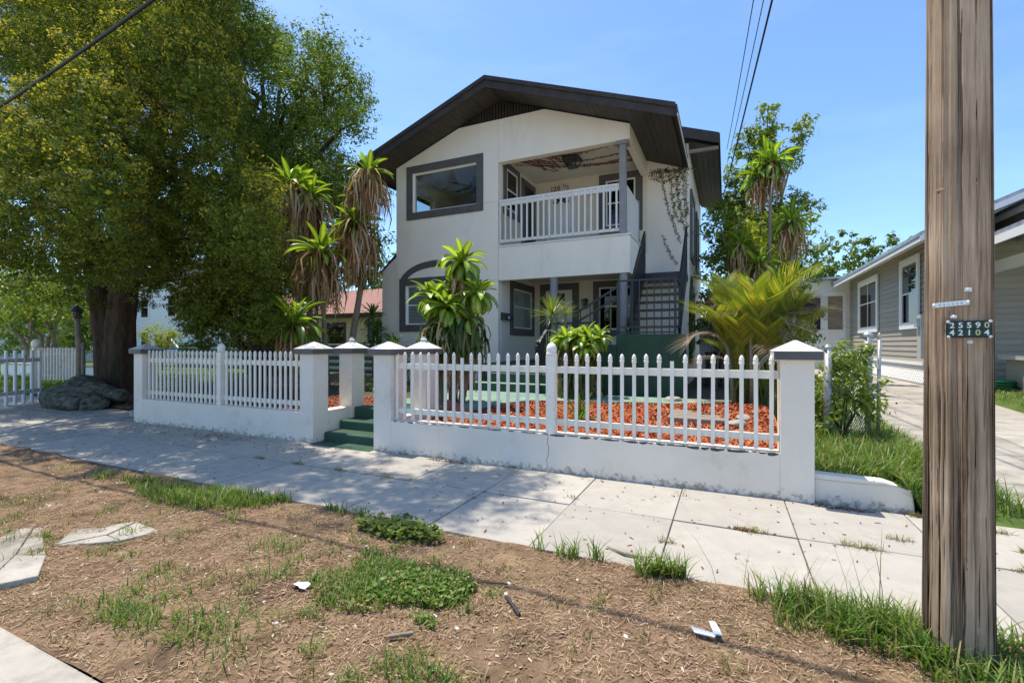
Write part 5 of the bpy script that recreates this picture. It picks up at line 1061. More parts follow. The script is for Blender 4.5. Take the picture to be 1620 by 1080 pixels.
def small_tree(name, base, clumps, label, m='leaf_light', per=700, size=.13, rt=.09, stems=3, cat='tree', group=None, squash=1.0, inner=.35):
    t = thing(name, base, label, cat, group)
    for k in range(stems):
        c_ = clumps[k % len(clumps)]; limb(t, (base[0] + random.uniform(-.2, .2), base[1] + random.uniform(-.2, .2), base[2] - .1), c_[:3], rt, .03, 'bark_pale', 'trunk' if k == 0 else 'limb', .3)
    crown('crown', m, t, clumps, per, size, squash, .5, inner, .4)
    return t
def cl_(c, R3, n, r, seed):
    rd = random.Random(seed); return [(c[0] + R3[0] * rd.uniform(-1, 1), c[1] + R3[1] * rd.uniform(-1, 1), c[2] + R3[2] * rd.uniform(-1, 1), r * rd.uniform(.7, 1.2)) for _ in range(n)]
small_tree('leafy_tree', (-24.5, 9.2, .1), cl_((-24.4, 9, 3.3), (2.6, 1.2, 1.4), 24, 1.0, 1), 'small many-stemmed leafy tree behind the gate at the far left', per=900, size=.11, stems=6)
small_tree('leafy_tree', (-29, 11.5, .1), cl_((-29, 11.5, 2.6), (3.0, 1.0, 1.5), 20, 1.0, 31), 'green bushy tree further back behind the left gate', per=600, size=.14, stems=4)
small_tree('broadleaf_shrub', (-19.6, 8.8, .1), cl_((-19.6, 8.8, 1.9), (.6, .5, .9), 8, .55, 2), 'bright broad-leaved shrub behind the leaning lamp post', per=520, size=.22, stems=4, cat='shrub')
small_tree('clipped_hedge', (-26.2, 14.2, .2), [(-26.8, 14.2, 1.95, .6), (-26.2, 14.1, 2.05, .65), (-25.6, 14.2, 1.95, .6), (-26.2, 14.5, 1.8, .6)], 'rounded yellow-lime clipped shrub before the white house', 'leaf_lime', 1500, .08, .05, 4, 'shrub', squash=.75, inner=.8)
small_tree('background_tree', (-30, 31, .2), cl_((-30, 31, 5.5), (4, 2, 3), 16, 1.7, 3), 'green tree behind the beige house roof at left', 'leaf_oak', 170, .28, .2)
small_tree('background_tree', (-12.2, 26, .2), cl_((-12.5, 27, 5.2), (1.6, 2, 2.6), 12, 1.4, 4), 'tree peeping out left of the house under the eave', 'leaf_oak', 200, .25, .2)
small_tree('background_tree', (-62, 30, .2), cl_((-60, 30, 6), (10, 4, 4), 22, 2.6, 5), 'wide tree in the distance at the far left', 'leaf_oak', 90, .45, .3)

# ---- corn plants left of the house
def head(root, c, n=34, L=.75, dead=170, dl=1.15, meshes=None, sp=.42, up=75, down=-25):
    rosette(root, c, n, L, meshes or DRA, up, down)
    if dead: skirt(root, (c[0], c[1], c[2] - .05), dead, dl, .1, 'leaf_dead', sp, zjit=.55)
A_ = thing('corn_plant', (-9.7, 9.0, .4), 'tall corn plant with the widest brown dead-leaf skirt, left of the others', 'plant')
cane(A_, [(-9.55, 9.0, .3), (-9.8, 9.0, 1.6), (-10.2, 9.0, 3.0), (-10.45, 9, 4.4), (-10.55, 9, 5.7)], .07, .05); head(A_, (-10.75, 9.0, 5.75), 46, .85, 330, 1.6, sp=.46, down=-45)
cane(A_, [(-9.8, 9.0, 1.6), (-10.0, 9.2, 3.2), (-10.15, 9.3, 5.2)], .05, .04); head(A_, (-10.25, 9.2, 5.5), 34, .75, 150, 1.35, sp=.42, down=-45)
B_ = thing('corn_plant', (-9.2, 9.5, .4), 'tall leaning corn plant with stacked dead skirts beside the house corner', 'plant')
cane(B_, [(-9.35, 9.5, .3), (-9.05, 9.5, 1.6), (-8.75, 9.5, 3.0), (-8.6, 9.5, 4.6), (-8.55, 9.5, 5.8)], .10, .05)
head(B_, (-8.5, 9.5, 5.95), 42, .68, 210, 1.1, sp=.46, down=-45); head(B_, (-8.95, 9.45, 5.35), 14, .5, 80, .7, sp=.4)
head(B_, (-8.75, 9.3, 4.6), 44, .7, 260, 1.25, sp=.48, down=-50); rosette(B_, (-8.45, 9.4, 3.3), 22, .5, DRD, 60, -60)
C_ = thing('corn_plant', (-9.0, 8.5, .4), 'middle corn plant with bright rosette above a drooping dead skirt', 'plant')
cane(C_, [(-8.85, 8.5, .3), (-8.95, 8.5, 1.6), (-9.05, 8.5, 2.8), (-9.05, 8.5, 3.8)], .06, .045); head(C_, (-9.1, 8.5, 3.75), 44, .8, 200, 1.15, sp=.5, down=-45)
cane(C_, [(-9.1, 8.6, .3), (-9.5, 8.6, 1.8), (-9.75, 8.6, 2.6)], .05, .035); rosette(C_, (-9.7, 8.6, 2.55), 22, .5, DRA)
D_ = thing('corn_plant', (-8.9, 7.5, .4), 'low corn plant with wide arching green leaves behind the left fence', 'plant')
cane(D_, [(-8.8, 7.5, .3), (-8.85, 7.5, 1.2), (-8.85, 7.5, 1.85)], .06, .05); head(D_, (-8.85, 7.5, 1.95), 44, .88, 70, .8, sp=.45, up=70, down=-30)
cane(D_, [(-9.0, 7.6, .3), (-9.4, 7.9, 1.5), (-9.75, 8.1, 2.4)], .05, .04)
for i, (x, y, z, nn, lab) in enumerate(((-9.0, 10.4, 1.75, 40, 'dark spiky dracaena at the left corner of the house'), (-8.2, 10.2, 1.35, 34, 'low dark dracaena below the arched window'), (-7.6, 10.3, 1.0, 28, 'smallest dark dracaena behind the right rear gate pillar'), (-9.5, 10.8, 2.35, 30, 'slender dark dracaena highest against the buttress'))):
    q = thing('dracaena', (x, y, .4), lab, 'plant', 'dark dracaenas along the house wall'); cane(q, [(x, y, .3), (x + .05, y, z * .6), (x, y, z)], .03, .025); rosette(q, (x, y, z), nn, .55, DRD, 80, -30); rosette(q, (x + .2, y - .1, z - .5), nn // 2, .5, DRD, 70, -30)
sp_ = thing('young_dracaena', (-8.0, 8.6, .4), 'small grassy dracaena on the ground between the gate pillars', 'plant'); rosette(sp_, (-7.3, 8.6, .55), 36, .45, DRD, 80, 0)
# ---- corn plant in the middle of the front bed
E_ = thing('corn_plant', (-4.45, 7.1, .4), 'bushy bright corn plant in front of the arched window', 'plant')
for p in ([(-4.6, 7.0, .35), (-4.7, 7.1, 1.2), (-4.85, 7.15, 2.1)], [(-4.4, 7.1, .35), (-4.45, 7.2, 1.5), (-4.38, 7.25, 2.9)], [(-4.25, 7.05, .35), (-4.1, 7.15, 1.3), (-3.98, 7.2, 2.15)], [(-4.5, 7.2, .35), (-4.55, 7.3, 1.2), (-4.5, 7.3, 2.0)]): cane(E_, p, .07, .045)
rosette(E_, (-4.33, 7.25, 2.98), 46, .50, DRB, 75, -60); skirt(E_, (-4.36, 7.25, 2.75), 60, .5, .1, 'leaf_dead', .35)
rosette(E_, (-4.82, 7.1, 2.35), 60, .48, DRB, 72, -65); rosette(E_, (-3.98, 7.2, 2.38), 54, .46, DRB, 72, -65); rosette(E_, (-4.45, 6.95, 2.15), 54, .44, DRB, 65, -70); rosette(E_, (-4.6, 7.4, 2.45), 30, .5, DRA, 70, -40); 
for i in range(11):
    a = i * 2.4; rosette(E_, (-4.45 + .34 * math.cos(a), 7.08 + .25 * math.sin(a), 1.95 - .06 * i), 18, .40, DRD if i % 3 else DRB, 45, -65)
for c_, n_, l_ in (((-4.72, 7.1, 1.95), 130, .7), ((-4.15, 7.15, 1.95), 130, .7), ((-4.42, 7.05, 1.9), 130, .75)):
    skirt(E_, c_, n_, l_, .1, 'leaf_under', .48, 'old_leaves', .05, .9)
skirt(E_, (-4.45, 7.1, 1.95), 110, .8, .1, 'leaf_dead', .55, zjit=.9)
# ---- spiky and cordyline plants by the porch
G_ = thing('spiky_dracaena', (-3.4, 9.5, .45), 'thin-leaved spiky yellow dracaena before the porch column', 'plant')
for p, n_, l_ in ((((-3.35, 9.55, .4), (-3.4, 9.5, 1.2), (-3.42, 9.5, 2.15)), 80, .5), (((-3.3, 9.6, .4), (-3.1, 9.55, 1.2), (-3.12, 9.5, 2.12)), 56, .33), (((-3.35, 9.5, .4), (-3.3, 9.4, 1.0), (-3.35, 9.4, 1.45)), 40, .35)):
    cane(G_, list(p), .025, .02); rosette(G_, p[-1], n_, l_, SPK, 88, -30)
F_ = thing('cordyline_bush', (-2.65, 9.0, .45), 'rounded pale-green corn plant bush in front of the landing block', 'shrub')
for i in range(11):
    a = i * 2.4; rr_ = .08 + .38 * ((i + .5) / 11) ** .5; x, y = -2.66 + rr_ * math.cos(a), 8.95 + rr_ * math.sin(a) * .8; z = 1.85 - .9 * (rr_ - .1) + random.uniform(-.1, .1)
    cane(F_, [(-2.66 + .1 * math.cos(a), 8.95 + .1 * math.sin(a), .35), ((x - 2.66) / 2, (y + 8.95) / 2, 1.0), (x, y, z)], .03, .022); rosette(F_, (x, y, z), 22, .36, DRB, 65, -70)
skirt(F_, (-2.66, 8.95, 1.6), 220, 1.0, .1, 'leaf_under', .45, 'old_leaves', .05, .9); skirt(F_, (-2.66, 8.95, 1.45), 120, .9, .1, 'leaf_dead', .42, zjit=.8)
ag = thing('agave', (-1.85, 6.6, .4), 'small grey-green agave in the red mulch behind the fence', 'plant'); rosette(ag, (-1.95, 6.6, .42), 18, .42, [strap_leaf(.3, .13, 'dracaena_dark'), strap_leaf(.6, .12, 'dracaena_dark')], 80, 15)

# ---- areca palm
def frond(seed, m, arch=1.5, nl=36, LL=.36, droop=.5):
    rd = np.random.default_rng(seed); pts = []; x = z = 0.; S = 24; th = 0.
    for i in range(S + 1):
        pts.append((x, 0, z)); th = -arch * (i / S) ** 1.6; x += math.cos(th) / S; z += math.sin(th) / S
    Q = np.array(pts); mbb = MB().tube([Vector(p) for p in pts], [.011 - .008 * i / S for i in range(S + 1)], 5)
    vs, fs = list(mbb.v), list(mbb.f)
    for s_ in (-1, 1):
        for k in range(nl):
            t = .22 + .78 * (k + .5) / nl + rd.uniform(-.008, .008); i = min(S - 1, int(t * S)); f = t * S - i
            p = Q[i] * (1 - f) + Q[min(S, i + 1)] * f; tg = Q[min(S, i + 1)] - Q[i]; tg = tg / np.linalg.norm(tg); up_ = np.array([-tg[2], 0, tg[0]])
            ll = LL * (.45 + .75 * math.sin(math.pi * min(1, .15 + .85 * (1 - t)))) * rd.uniform(.85, 1.1); d0 = unit(tg * .75 + np.array([0, s_ * .8, 0]) + up_ * .45)
            b = len(vs); wv = np.cross(d0, up_); wv = wv / np.linalg.norm(wv); wd = .013
            for u_, wf in ((0, .5), (.35, 1), (.7, .7), (1, .08)):
                c_ = p + d0 * ll * u_ + np.array([0, 0, -1]) * ll * droop * u_ * u_
                vs += [tuple(c_ - wv * wd * wf / 2), tuple(c_ + wv * wd * wf / 2)]
            fs += [(b + 2 * j, b + 2 * j + 1, b + 2 * j + 3, b + 2 * j + 2) for j in range(3)]
    me = bpy.data.meshes.new('frond'); me.from_pydata(vs, [], fs); me.materials.append(M[m]); me.update(); return me
FG = [frond(i, 'palm_gold', a_, droop=d_) for i, (a_, d_) in enumerate(((.55, .15), (.85, .25), (1.2, .3)))]; FD = [frond(9 + i, 'palm_dead', a_, 30, .36, d_) for i, (a_, d_) in enumerate(((1.9, .8), (2.4, 1.1)))]
pm_ = thing('areca_palm', (.42, 9.0, .45), 'clumping golden areca palm with browning fronds behind the right fence', 'palm')
for i in range(16):
    a = i * 2.4; r_ = .06 + .30 * math.sqrt(i / 16); x, y = .42 + r_ * math.cos(a), 9.0 + r_ * math.sin(a); h = random.uniform(.7, 1.5)
    tp = Vector((x + .5 * (x - .42), y + .5 * (y - 9), .4 + h)); MB().tube([(x, y, .35), ((x + tp.x) / 2, (y + tp.y) / 2, .4 + h / 2), tp], [.035, .03, .024], 7).build('stem', 'plant_stem' if i % 3 else 'weathered', pm_, smooth=True)
    for k in range(4):
        az = a + random.uniform(-1.4, 1.4); el = R(random.uniform(64, 89)); L_ = random.uniform(.7, 1.2)
        inst('frond', FG[random.randrange(3)], pm_, Matrix.Translation(tp - Vector((0, 0, .1))) @ Matrix.Rotation(az, 4, 'Z') @ Matrix.Rotation(-el, 4, 'Y') @ Matrix.Diagonal((L_, L_, L_, 1)))
    if i % 2 == 0:
        az = a + random.uniform(-.8, .8); L_ = random.uniform(.55, .9); inst('dead_frond', FD[i % 4 // 2], pm_, Matrix.Translation(tp) @ Matrix.Rotation(az, 4, 'Z') @ Matrix.Rotation(-R(random.uniform(35, 65)), 4, 'Y') @ Matrix.Diagonal((L_, L_, L_, 1)))
for az, el, L_ in ((.30, 66, 1.6), (.05, 60, 1.2), (2.9, 74, 1.1), (3.4, 66, .95), (5.6, 72, 1.3), (4.4, 68, 1.0), (4.9, 58, .9), (3.9, 62, .8)):
    inst('frond', FG[1], pm_, Matrix.Translation((.45, 9.0, 1.55)) @ Matrix.Rotation(az, 4, 'Z') @ Matrix.Rotation(-R(el), 4, 'Y') @ Matrix.Diagonal((L_, L_, L_, 1)))
for az, el, L_ in ((-.2, 55, 1.2), (.1, 66, 1.3), (2.6, 72, .9), (3.2, 76, 1.0), (5.3, 55, .9), (4.2, 70, .9)):
    inst('dead_frond', FD[0], pm_, Matrix.Translation((.45, 9.0, 1.6)) @ Matrix.Rotation(az, 4, 'Z') @ Matrix.Rotation(-R(el), 4, 'Y') @ Matrix.Diagonal((L_, L_, L_, 1)))
skirt(pm_, (.42, 9.0, 1.6), 420, 1.0, .2, 'palm_gold', .28, 'basal_leaves', .02, .95)

# ---- jungle behind the right flank
tt = thing('tall_tree', (1.0, 17.5, .3), 'tall loose-crowned tree with upright leafy shoots right of the roof', 'tree')
TC = [(1.2, 17, 9.0, .35), (1.25, 17, 8.5, .4), (1.05, 17, 8.0, .5), (.85, 17, 8.2, .4), (.6, 17, 8.1, .4), (.35, 17, 7.8, .35), (1.3, 17, 7.5, .6), (.9, 17, 7.4, .6), (2.2, 17, 8.4, .32), (2.1, 17, 8.0, .36), (1.95, 17, 7.6, .36), (1.75, 17, 7.2, .36), (.2, 17, 7.0, .45), (.5, 17, 6.6, .6),
      (1.1, 17, 6.6, .7), (1.7, 17.2, 6.0, .5), (2.1, 17, 5.9, .35), (2.4, 17, 5.75, .3), (0.1, 17, 6.2, .5), (.6, 17, 5.7, .8), (1.3, 17.3, 5.6, .8), (0., 17, 5.3, .7), (.7, 17, 4.6, 1.0), (1.6, 17.3, 4.6, .9), (.0, 17.5, 4.0, .9), (1.0, 17, 3.5, 1.0), (2.1, 17.5, 3.6, .9), (.1, 16.8, 5.9, .6), (.0, 16.6, 4.7, .7), (.4, 16.5, 5.2, .7), (1.6, 16.8, 5.2, .6)]
for c_ in TC[:18:2]: limb(tt, (1.0, 17.4, 3.5), c_[:3], .06, .015, 'bark_pale', wob=.3)
limb(tt, (1.0, 17.5, .2), (1.0, 17.4, 3.6), .14, .09, 'bark_pale', 'trunk', .1); crown('crown', 'leaf_light', tt, TC, 1500, .15, 1.05, .34, .15, .5)
for x, y, z, n_, l_, dl_, lab in ((1.05, 14.2, 6.35, 50, .72, .95, 'tallest corn plant on a thin cane, silhouetted on the sky right of the roof'), (1.55, 14.2, 4.75, 36, .65, 1.0, 'corn plant with grey dead skirt behind the golden palm'), (.35, 14.0, 4.2, 30, .6, .9, 'corn plant nearest the right flank of the house'), (.75, 13.8, 3.6, 34, .7, 1.0, 'lowest corn plant in the thicket behind the palm')):
    q = thing('corn_plant', (x, y, .4), lab, 'plant', 'corn plants behind the right flank'); cane(q, [(x - .1, y, .3), (x, y, z * .6), (x, y, z)], .06, .04); head(q, (x, y, z), n_, l_, 90, dl_ * .85, sp=.4, down=-50)
    if z > 6: rosette(q, (x - .3, y, z - .35), 26, .6, DRA); skirt(q, (x - .3, y, z - .45), 60, .7, .1, 'leaf_dead', .35)
small_tree('thicket_shrub', (.9, 15.4, .3), cl_((.75, 15.2, 3.0), (1.1, .8, 1.9), 30, .7, 8), 'dense light-green thicket filling the gap behind the palm', 'leaf_light', 650, .13, .06, 4, 'shrub')
small_tree('vine_thicket', (1.2, 14.9, .3), cl_((.9, 14.8, 4.0), (.9, .4, .9), 14, .55, 18), 'airy vine-covered shrub between the thin-caned corn plants', 'leaf_lime', 420, .10, .05, 3, 'shrub')
small_tree('background_tree', (4.6, 30, .3), cl_((4.0, 29, 5.4), (1.9, 1.5, 1.6), 14, 1.2, 9), 'dark round-headed tree behind the bungalow, nearest the palm', 'leaf_oak', 330, .2, .2)
small_tree('background_tree', (7.4, 31, .3), cl_((7.3, 30, 5.5), (1.5, 1.5, 1.1), 10, 1.1, 10), 'dark tree rising just over the bungalow eave', 'leaf_oak', 330, .2, .2)
skirt(thing('dead_palm', (.2, 12.4, .4), 'tangle of dead brown fronds at the foot of the thicket', 'palm'), (.25, 12.6, 2.9), 260, 1.6, .2, 'palm_dead', .35, 'dead_fronds', .045, .9)
# ---- shrub on the chain-link posts
ch_ = thing('vine_shrub', (1.4, 7.4, .2), 'leafy green shrub climbing the two chain-link posts', 'shrub')
CS = cl_((1.42, 7.35, 1.05), (.28, .3, .42), 15, .20, 12) + cl_((1.2, 7.2, .6), (.12, .15, .3), 5, .15, 13) + cl_((1.72, 7.8, 1.35), (.12, .1, .15), 3, .13, 14)
for c_ in CS[::3]: limb(ch_, (1.35, 7.3, .2), c_[:3], .012, .004, 'bark', wob=.1, n=5, seg=5)
crown('crown', 'leaf_light', ch_, CS, 4200, .075, 1.1, .42, .2, .4)
# ================================================================ ground cover, litter, small things
def pip(P, poly):
    x, y = P[:, 0], P[:, 1]; r = np.zeros(len(P), bool)
    for (x1, y1), (x2, y2) in zip(poly, poly[-1:] + poly[:-1]):
        c_ = (y1 > y) != (y2 > y); r ^= c_ & (x < (x2 - x1) * (y - y1) / (y2 - y1 + 1e-9) + x1)
    return r
PATH = [(-5.7, 6.63), (-4.0, 6.63), (-3.3, 8.0), (-1.5, 8.5), (.1, 8.7), (.1, 9.5), (-2.2, 9.35), (-3.35, 8.75), (-3.4, 9.3), (-5.2, 9.3), (-5.4, 8.0)]
def rect(n, x0, x1, y0, y1): return np.stack([rng.uniform(x0, x1, n), rng.uniform(y0, y1, n)], 1)
def with_z(P, zf, up=.0): return np.concatenate([P, np.array([zf(a, b) for a, b in P])[:, None] + up], 1)
# red mulch
P = np.concatenate([rect(15500, -4.15, .58, 5.44, 8.75), rect(2600, -3.3, -.9, 8.7, 9.35), rect(1300, -.2, .6, 8.5, 9.3)]); P = P[~pip(P, PATH)]
P3 = with_z(P, yard_z, .012); P3[:, 2] += rng.uniform(0, .03, len(P3)); chips('mulch', P3, .065, .026, 'mulch_red', .45)
sheet('mulch_bed', 'mulch_red', -4.2, .61, 5.43, 8.4, 40, 24, lambda x, y: yard_z(x, y) + .006 if not pip(np.array([[x, y]]), PATH)[0] else .2)
P = np.concatenate([rect(1500, -7.6, -5.8, 6.3, 7.6), rect(1600, -10.1, -6.1, 5.5, 6.4)]); P3 = with_z(P, yard_z, .012); chips('mulch', P3, .06, .024, 'mulch_red', .4)
for o in bpy.data.objects:
    if o.name == 'mulch': tag(o, 'loose red wood-chip mulch in the bed behind the right fence', 'mulch')
    if o.name == 'mulch.001': tag(o, 'darker red mulch in the shaded bed behind the left fence', 'mulch')
# verge: straw, pebbles, grass
P = np.concatenate([rect(46000, -5.5, 1.8, 1.14, 3.18), rect(12000, -13, -4.5, 1.14, 3.2)]); P = P[np.array([b < edge_y(a) + .01 + .03 * random.random() and nse(a * 1.9 + 2, b * 2.2) > -.45 + .5 * random.random() - .25 for a, b in P])]
P3 = np.concatenate([P, vz(P)[:, None] + .004 + rng.uniform(0, .008, (len(P), 1))], 1); tag(chips('straw_litter', P3, .042, .0032, 'straw', .13), 'dry straw and wood shreds strewn over the dirt verge', 'litter')
P = rect(5200, -7, 1.8, 1.15, 3.12); P3 = np.concatenate([P, vz(P)[:, None] + .006], 1); tag(chips('leaf_shreds', P3, .024, .010, 'straw', .2), 'flat dry leaf shreds on the dirt verge', 'litter')
P = rect(420, -9, 1.6, 1.2, 3.1); P3 = np.concatenate([P, vz(P)[:, None] + .006], 1); tag(chips('pebbles', P3, .022, .018, 'pebble', .3), 'scattered pale pebbles and shell bits on the verge', 'pebbles')
def patch(n, cx, cy, rx, ry, p=.6):
    P = in_ell(n, cx, cy, rx, ry, p); return np.concatenate([P, vz(P)[:, None] - .004], 1)
dg = rect(15000, -6.5, 1.7, 1.16, 3.1); dg = dg[np.array([nse(a * 2.1, b * 2.7) > -.15 + .35 * random.random() for a, b in dg])]
tag(blades('dry_grass', np.concatenate([dg, vz(dg)[:, None] - .003], 1), .032, .0032, 'grass_dry', 1.8), 'short straw-coloured dry grass over the verge', 'grass')
def tufts(nt, x0, x1, y0, y1, per, r):
    out = []
    for _ in range(nt):
        x, y = random.uniform(x0, x1), random.uniform(y0, y1); k = random.randint(per // 3, per); out.append(patch(k, x, y, r * random.uniform(.5, 1.5), r * random.uniform(.5, 1.5)))
    return np.concatenate(out)
g1 = np.concatenate([patch(3000, -1.85, 2.36, .40, .22, .75), patch(1500, -1.62, 2.42, .24, .22), patch(1300, -2.05, 2.22, .36, .24, .8), patch(500, -2.15, 2.5, .22, .12, .8), tufts(26, -2.6, -1.2, 2.0, 2.75, 40, .06)])
tag(blades('grass', g1, .055, .008, 'grass_mat', .9), 'low bright green grass and clover patch in the middle of the verge', 'grass')
cv = g1[::3].copy(); cv[:, 2] += rng.uniform(.02, .06, len(cv)); cv = cv[cv[:, 0] > -1.95]; tag(quads('clover', leaf_polys(cv, rng.normal(size=cv.shape) * .5 + np.array([0, 0, 1.]), .026, .8), 4, 'grass_mat'), 'clover leaves over the green patch in the verge', 'ground cover')
g2 = np.concatenate([patch(1500, -4.75, 2.80, .75, .22, .8), patch(800, -4.3, 2.98, .5, .16, .8), tufts(10, -6.6, -4.6, 2.8, 3.1, 60, .08), tufts(8, -4.2, -2.9, 3.05, 3.16, 50, .06)])
tag(blades('grass', g2, .11, .008, 'grass_mat', .7), 'tall green grass tuft along the shaded pavement edge at left', 'grass')
g3 = np.concatenate([patch(900, .80, 2.98, .40, .22, .8), patch(450, .45, 3.1, .35, .10, .8), patch(900, 1.15, 2.70, .35, .30, .8), patch(450, 1.45, 3.1, .35, .2), patch(120, -.30, 3.16, .07, .03), tufts(9, -1.3, .5, 3.06, 3.16, 46, .05), tufts(10, .2, .9, 2.8, 3.1, 60, .07)])
tag(blades('grass', g3, .15, .008, 'grass_mat', .8), 'long green grass round the foot of the utility pole', 'grass')
g4 = tufts(150, -6.5, 1.4, 1.2, 3.05, 34, .07); tag(blades('grass', g4, .055, .005, 'grass_dry', .9), 'thin half-dry grass tufts dotted over the verge', 'grass')
g5 = np.concatenate([tufts(26, -3.6, -.4, 1.3, 1.9, 40, .09), tufts(22, -5.5, -2.6, 1.5, 2.7, 36, .10), patch(260, -1.25, 1.72, .22, .10), patch(200, -2.5, 1.55, .25, .12), patch(240, -2.95, 1.45, .22, .10), tufts(14, -12, -5, 1.6, 3.0, 60, .2)]); tag(blades('grass', g5, .085, .006, 'grass_mat', .9), 'small green grass tufts scattered over the verge', 'grass')
# seed stalks
sk = patch(22, .3, 3.05, .5, .06); tag(blades('seed_stalks', sk, .42, .004, 'grass_dry', .5), 'thin seeding grass stalks leaning over the pavement', 'grass')
# broad-leaved weed
wd = thing('broadleaf_weed', (-2.35, 2.98, 0), 'creeping round-leaved weed at the pavement edge above the grass patch', 'weed')
P = in_ell(620, -2.35, 2.98, .42, .16); P3 = np.concatenate([P, vz(P)[:, None] + rng.uniform(.01, .09, (620, 1))], 1); quads('leaves', leaf_polys(P3, rng.normal(size=P3.shape) * .35 + np.array([0, 0, 1.]), .042, .85), 4, 'leaf_oak', wd)
sm = MB()
for i in range(26): q = P3[i]; sm.tube([(-2.35, 2.98, .0), (q[0], q[1], max(.02, q[2]))], .002, 4)
sm.build('stems', 'plant_stem', wd, kind='stuff')
# grass of the strip and lawns
P = rect(15000, .78, 2.36, 5.42, 13); P = P[rng.uniform(0, 1, len(P)) < 1 / (1 + .10 * (P[:, 1] - 5.4) ** 1.4)]
tag(blades('grass', with_z(P, strip_z, -.01), .24, .010, 'grass_mat', .9), 'lush long grass between the right pillar and the driveway', 'grass')
P = rect(2600, 1.45, 1.9, 5.2, 5.7); tag(blades('grass', with_z(P, strip_z, -.01), .16, .009, 'grass_mat', .9), 'grass spilling over the end of the white stub wall', 'grass')
P = rect(9000, 5.1, 9.5, 5.4, 14.5); tag(blades('grass', with_z(P, nlawn_z, -.01), .11, .014, 'grass_mat', .7), 'mown green lawn before the grey bungalow', 'grass')
P = rect(900, 2.38, 5.0, 5.0, 6.0); P = P[(np.abs((P[:, 0] - 3.0) + (P[:, 1] - 5.5) * .3) < .35)]; P3 = np.concatenate([P, np.full((len(P), 1), .0)], 1); P3[:, 2] = [drive_z(b) for b in P[:, 1]]; tag(blades('grass', P3, .09, .008, 'grass_mat', .9), 'weedy grass patch at the foot of the driveway', 'grass')
P = rect(7000, -27, -17, 6.7, 14); tag(blades('grass', np.concatenate([P, np.full((len(P), 1), .12)], 1), .2, .03, 'grass_mat', .7), 'sunlit lawn behind the left gate', 'grass')
P = rect(900, -10, -5.9, 8, 13); P3 = with_z(P, yard_z); tag(blades('grass', P3, .16, .014, 'grass_mat', .8), 'sparse weeds on the bare soil left of the house', 'grass')
# joint weeds in the pavement
jw = []
for x, y, n_ in ((.85, 4.22, 60), (.95, 4.21, 60), (.15, 4.22, 50), (.22, 4.22, 40), (-.42, 3.72, 40), (-4.2, 4.22, 60), (-4.9, 4.22, 60), (-5.6, 4.21, 50), (-3.5, 4.22, 40), (1.2, 4.5, 50), (1.8, 4.2, 90), (2.0, 4.6, 80), (1.95, 5.0, 80), (.48, 3.34, 60), (-2.4, 5.18, 40), (-4.0, 5.18, 30), (1.55, 5.18, 160), (-1.36, 4.4, 20), (-3.2, 4.22, 16), (-.45, 4.9, 12)):
    q = in_ell(n_, x, y, .10, .03); jw.append(np.concatenate([q, np.zeros((n_, 1)) - .005], 1))
tag(blades('joint_weeds', np.concatenate(jw), .055, .005, 'grass_dry', 1.3), 'small weeds growing in the pavement joints', 'weed')
# fallen leaves and twigs
P = np.concatenate([rect(420, -10.4, -5.0, 4.6, 5.18), rect(330, -11, -5, 3.3, 5.1), rect(260, -4.6, 2, 3.3, 5.15), in_ell(130, -7.6, 4.9, .7, .16), in_ell(110, -3.3, 5.1, .3, .05), in_ell(120, .95, 5.14, .25, .05), in_ell(60, .1, 4.23, .1, .03), rect(700, -15, -10.6, 4.5, 6.3)]); tag(chips('fallen_leaves', np.concatenate([P, np.full((len(P), 1), .006)], 1), .035, .012, 'litter', .2), 'fallen brown leaves and bits on the pavement', 'leaves')
P = np.concatenate([rect(1200, -14.5, -10.6, 6.0, 9)]); tag(chips('leaf_litter', with_z(P, left_z, .012), .07, .03, 'litter', .3), 'dark leaf litter at the foot of the big tree', 'leaves')
# broken flagstones in the dirt
def flag(poly, z, label):
    t = thing('flagstone', (poly[0][0], poly[0][1], 0), label, 'paving'); cx = sum(p[0] for p in poly) / len(poly); cy = sum(p[1] for p in poly) / len(poly)
    k = len(poly)
    for i in range(0, k, 2):
        a, b, c_ = poly[i], poly[(i + 1) % k], poly[(i + 2) % k]; q = [(cx, cy), a, b, c_]; mx_ = sum(p[0] for p in q) / 4; my_ = sum(p[1] for p in q) / 4
        q = [(mx_ + (p[0] - mx_) * .965, my_ + (p[1] - my_) * .965) for p in q]
        MB().prism(q, 'z', -.05, z + random.uniform(-.004, .006)).build('broken_piece', 'concrete_old', t, bevel=.008)
flag([(-5.35, 1.95), (-4.75, 1.75), (-4.35, 1.62), (-4.0, 1.45), (-4.12, 1.22), (-4.8, 1.2)], .018, 'broken grey flagstone in the dirt beside the kerb')
flag([(-4.50, 2.25), (-4.1, 2.22), (-4.18, 1.98), (-4.32, 1.86), (-4.52, 1.72), (-4.75, 1.92)], .02, 'cracked grey flagstone nearest the tall grass tuft')
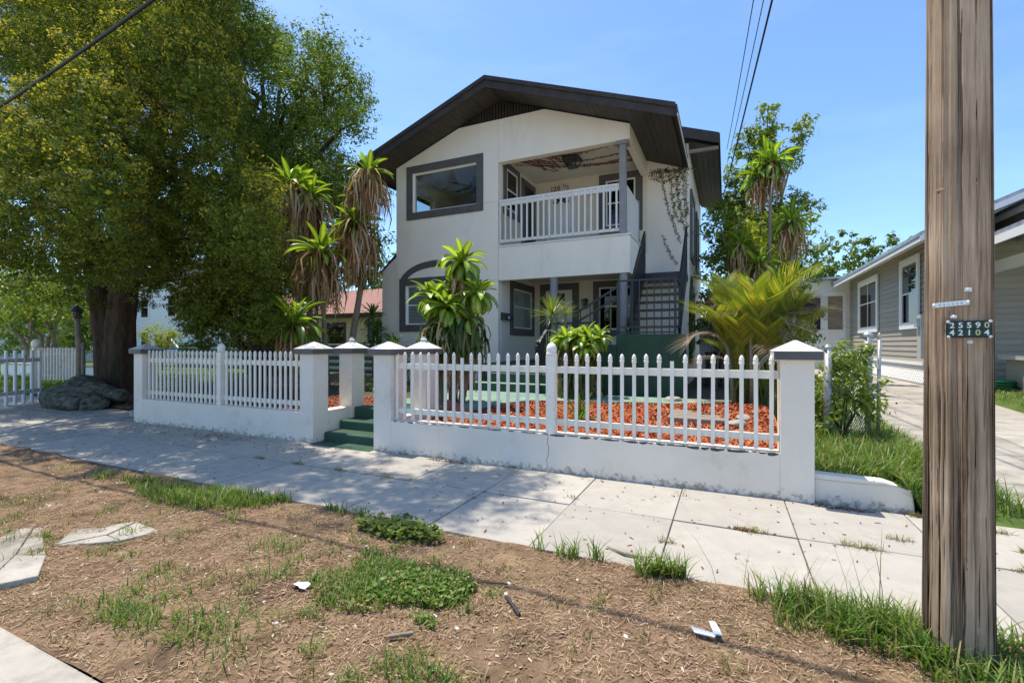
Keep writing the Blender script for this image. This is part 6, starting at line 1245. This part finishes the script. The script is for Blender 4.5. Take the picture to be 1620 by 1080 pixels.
# bits of rubbish and wood
pp = MB(); pp.prism([(-.17, 2.60), (-.05, 2.585), (-.055, 2.555), (-.15, 2.555)], 'z', .03, .036); pp.prism([(-.06, 2.57), (-.02, 2.575), (-.055, 2.68), (-.085, 2.675)], 'z', .038, .044); tag(pp.build('paper_scrap', 'litter_white'), 'folded white paper scrap lying on the dirt', 'litter')
tag(MB().tube([(-1.17, 2.46, .03), (-1.10, 2.40, .03), (-1.03, 2.335, .025)], .011, 8).build('plastic_stick', 'plastic_dark'), 'short dark plastic stick on the verge', 'litter')
tag(MB().tube([(-.80, 3.42, .014), (-.66, 3.345, .02), (-.52, 3.35, .016), (-.46, 3.38, .022)], [.004, .012, .010, .005], 7).build('palm_stalk', 'bark_pale', smooth=True), 'curved dry palm stalk lying on the pavement', 'stalk')
tag(MB().tube([(-1.6, 2.48, .03), (-1.35, 2.56, .03), (-1.22, 2.60, .03)], .005, 6).build('twig', 'bark'), 'thin brown twig right of the green patch', 'twig')
tag(MB().tube([(-1.55, 1.88, .03), (-1.45, 1.95, .035)], .011, 7).build('wood_stub', 'bark_pale'), 'short wood stub on the verge below the green patch', 'twig')
wr_ = MB()
vs_ = [(-2.42 + .03 * i + random.uniform(-.012, .012), 2.02 + .035 * j + random.uniform(-.015, .015), .02 + random.uniform(0, .03)) for j in range(3) for i in range(4)]
wr_.add(vs_, [(j * 4 + i, j * 4 + i + 1, j * 4 + i + 5, j * 4 + i + 4) for j in range(2) for i in range(3)]).build('plastic_wrapper', 'litter_white'); tag(bpy.data.objects['plastic_wrapper'], 'crumpled clear wrapper on the verge left of the grass patch', 'litter')
pk = thing('timber_step', (-.35, 7.3, .45), 'weathered timber boards laid flat in the red mulch', 'boards')
for i in range(3): MB().box(-.75, 6.78 + i * .27, .40, .0, 7.04 + i * .27, .50 + .004 * i).build('board', 'weathered', pk, bevel=.01)
for i, (x, y, s_, lab) in enumerate(((.12, 6.75, .1, 'pale stone beside the timber boards in the mulch'), (.2, 7.05, .08, 'smaller stone beside the timber boards'), (-4.25, 6.75, .2, 'reddish stone at the foot of the bushy corn plant'), (-4.0, 6.62, .16, 'second reddish stone by the bushy corn plant'), (-.9, 9.0, .14, 'flat brown stone at the end of the mulch by the landing block'), (-11.3, 5.6, .12, 'pale stone on the shaded concrete left of the left pillar'))):
    o = bpy.data.objects.new('stone', rock_mesh(20 + i, 'terracotta' if 'reddish' in lab else 'concrete')); C.objects.link(o); o.location = (x, y, yard_z(x, y) + s_ * .3 if x > -10 else .05); o.scale = (s_ * 1.2, s_, s_ * .7); tag(o, lab, 'stone')
print('objects', len(bpy.data.objects), 'tris', sum(sum(len(p.vertices) - 2 for p in me.polygons) if len(me.polygons) < 3000 else len(me.polygons) * 2 for me in bpy.data.meshes))
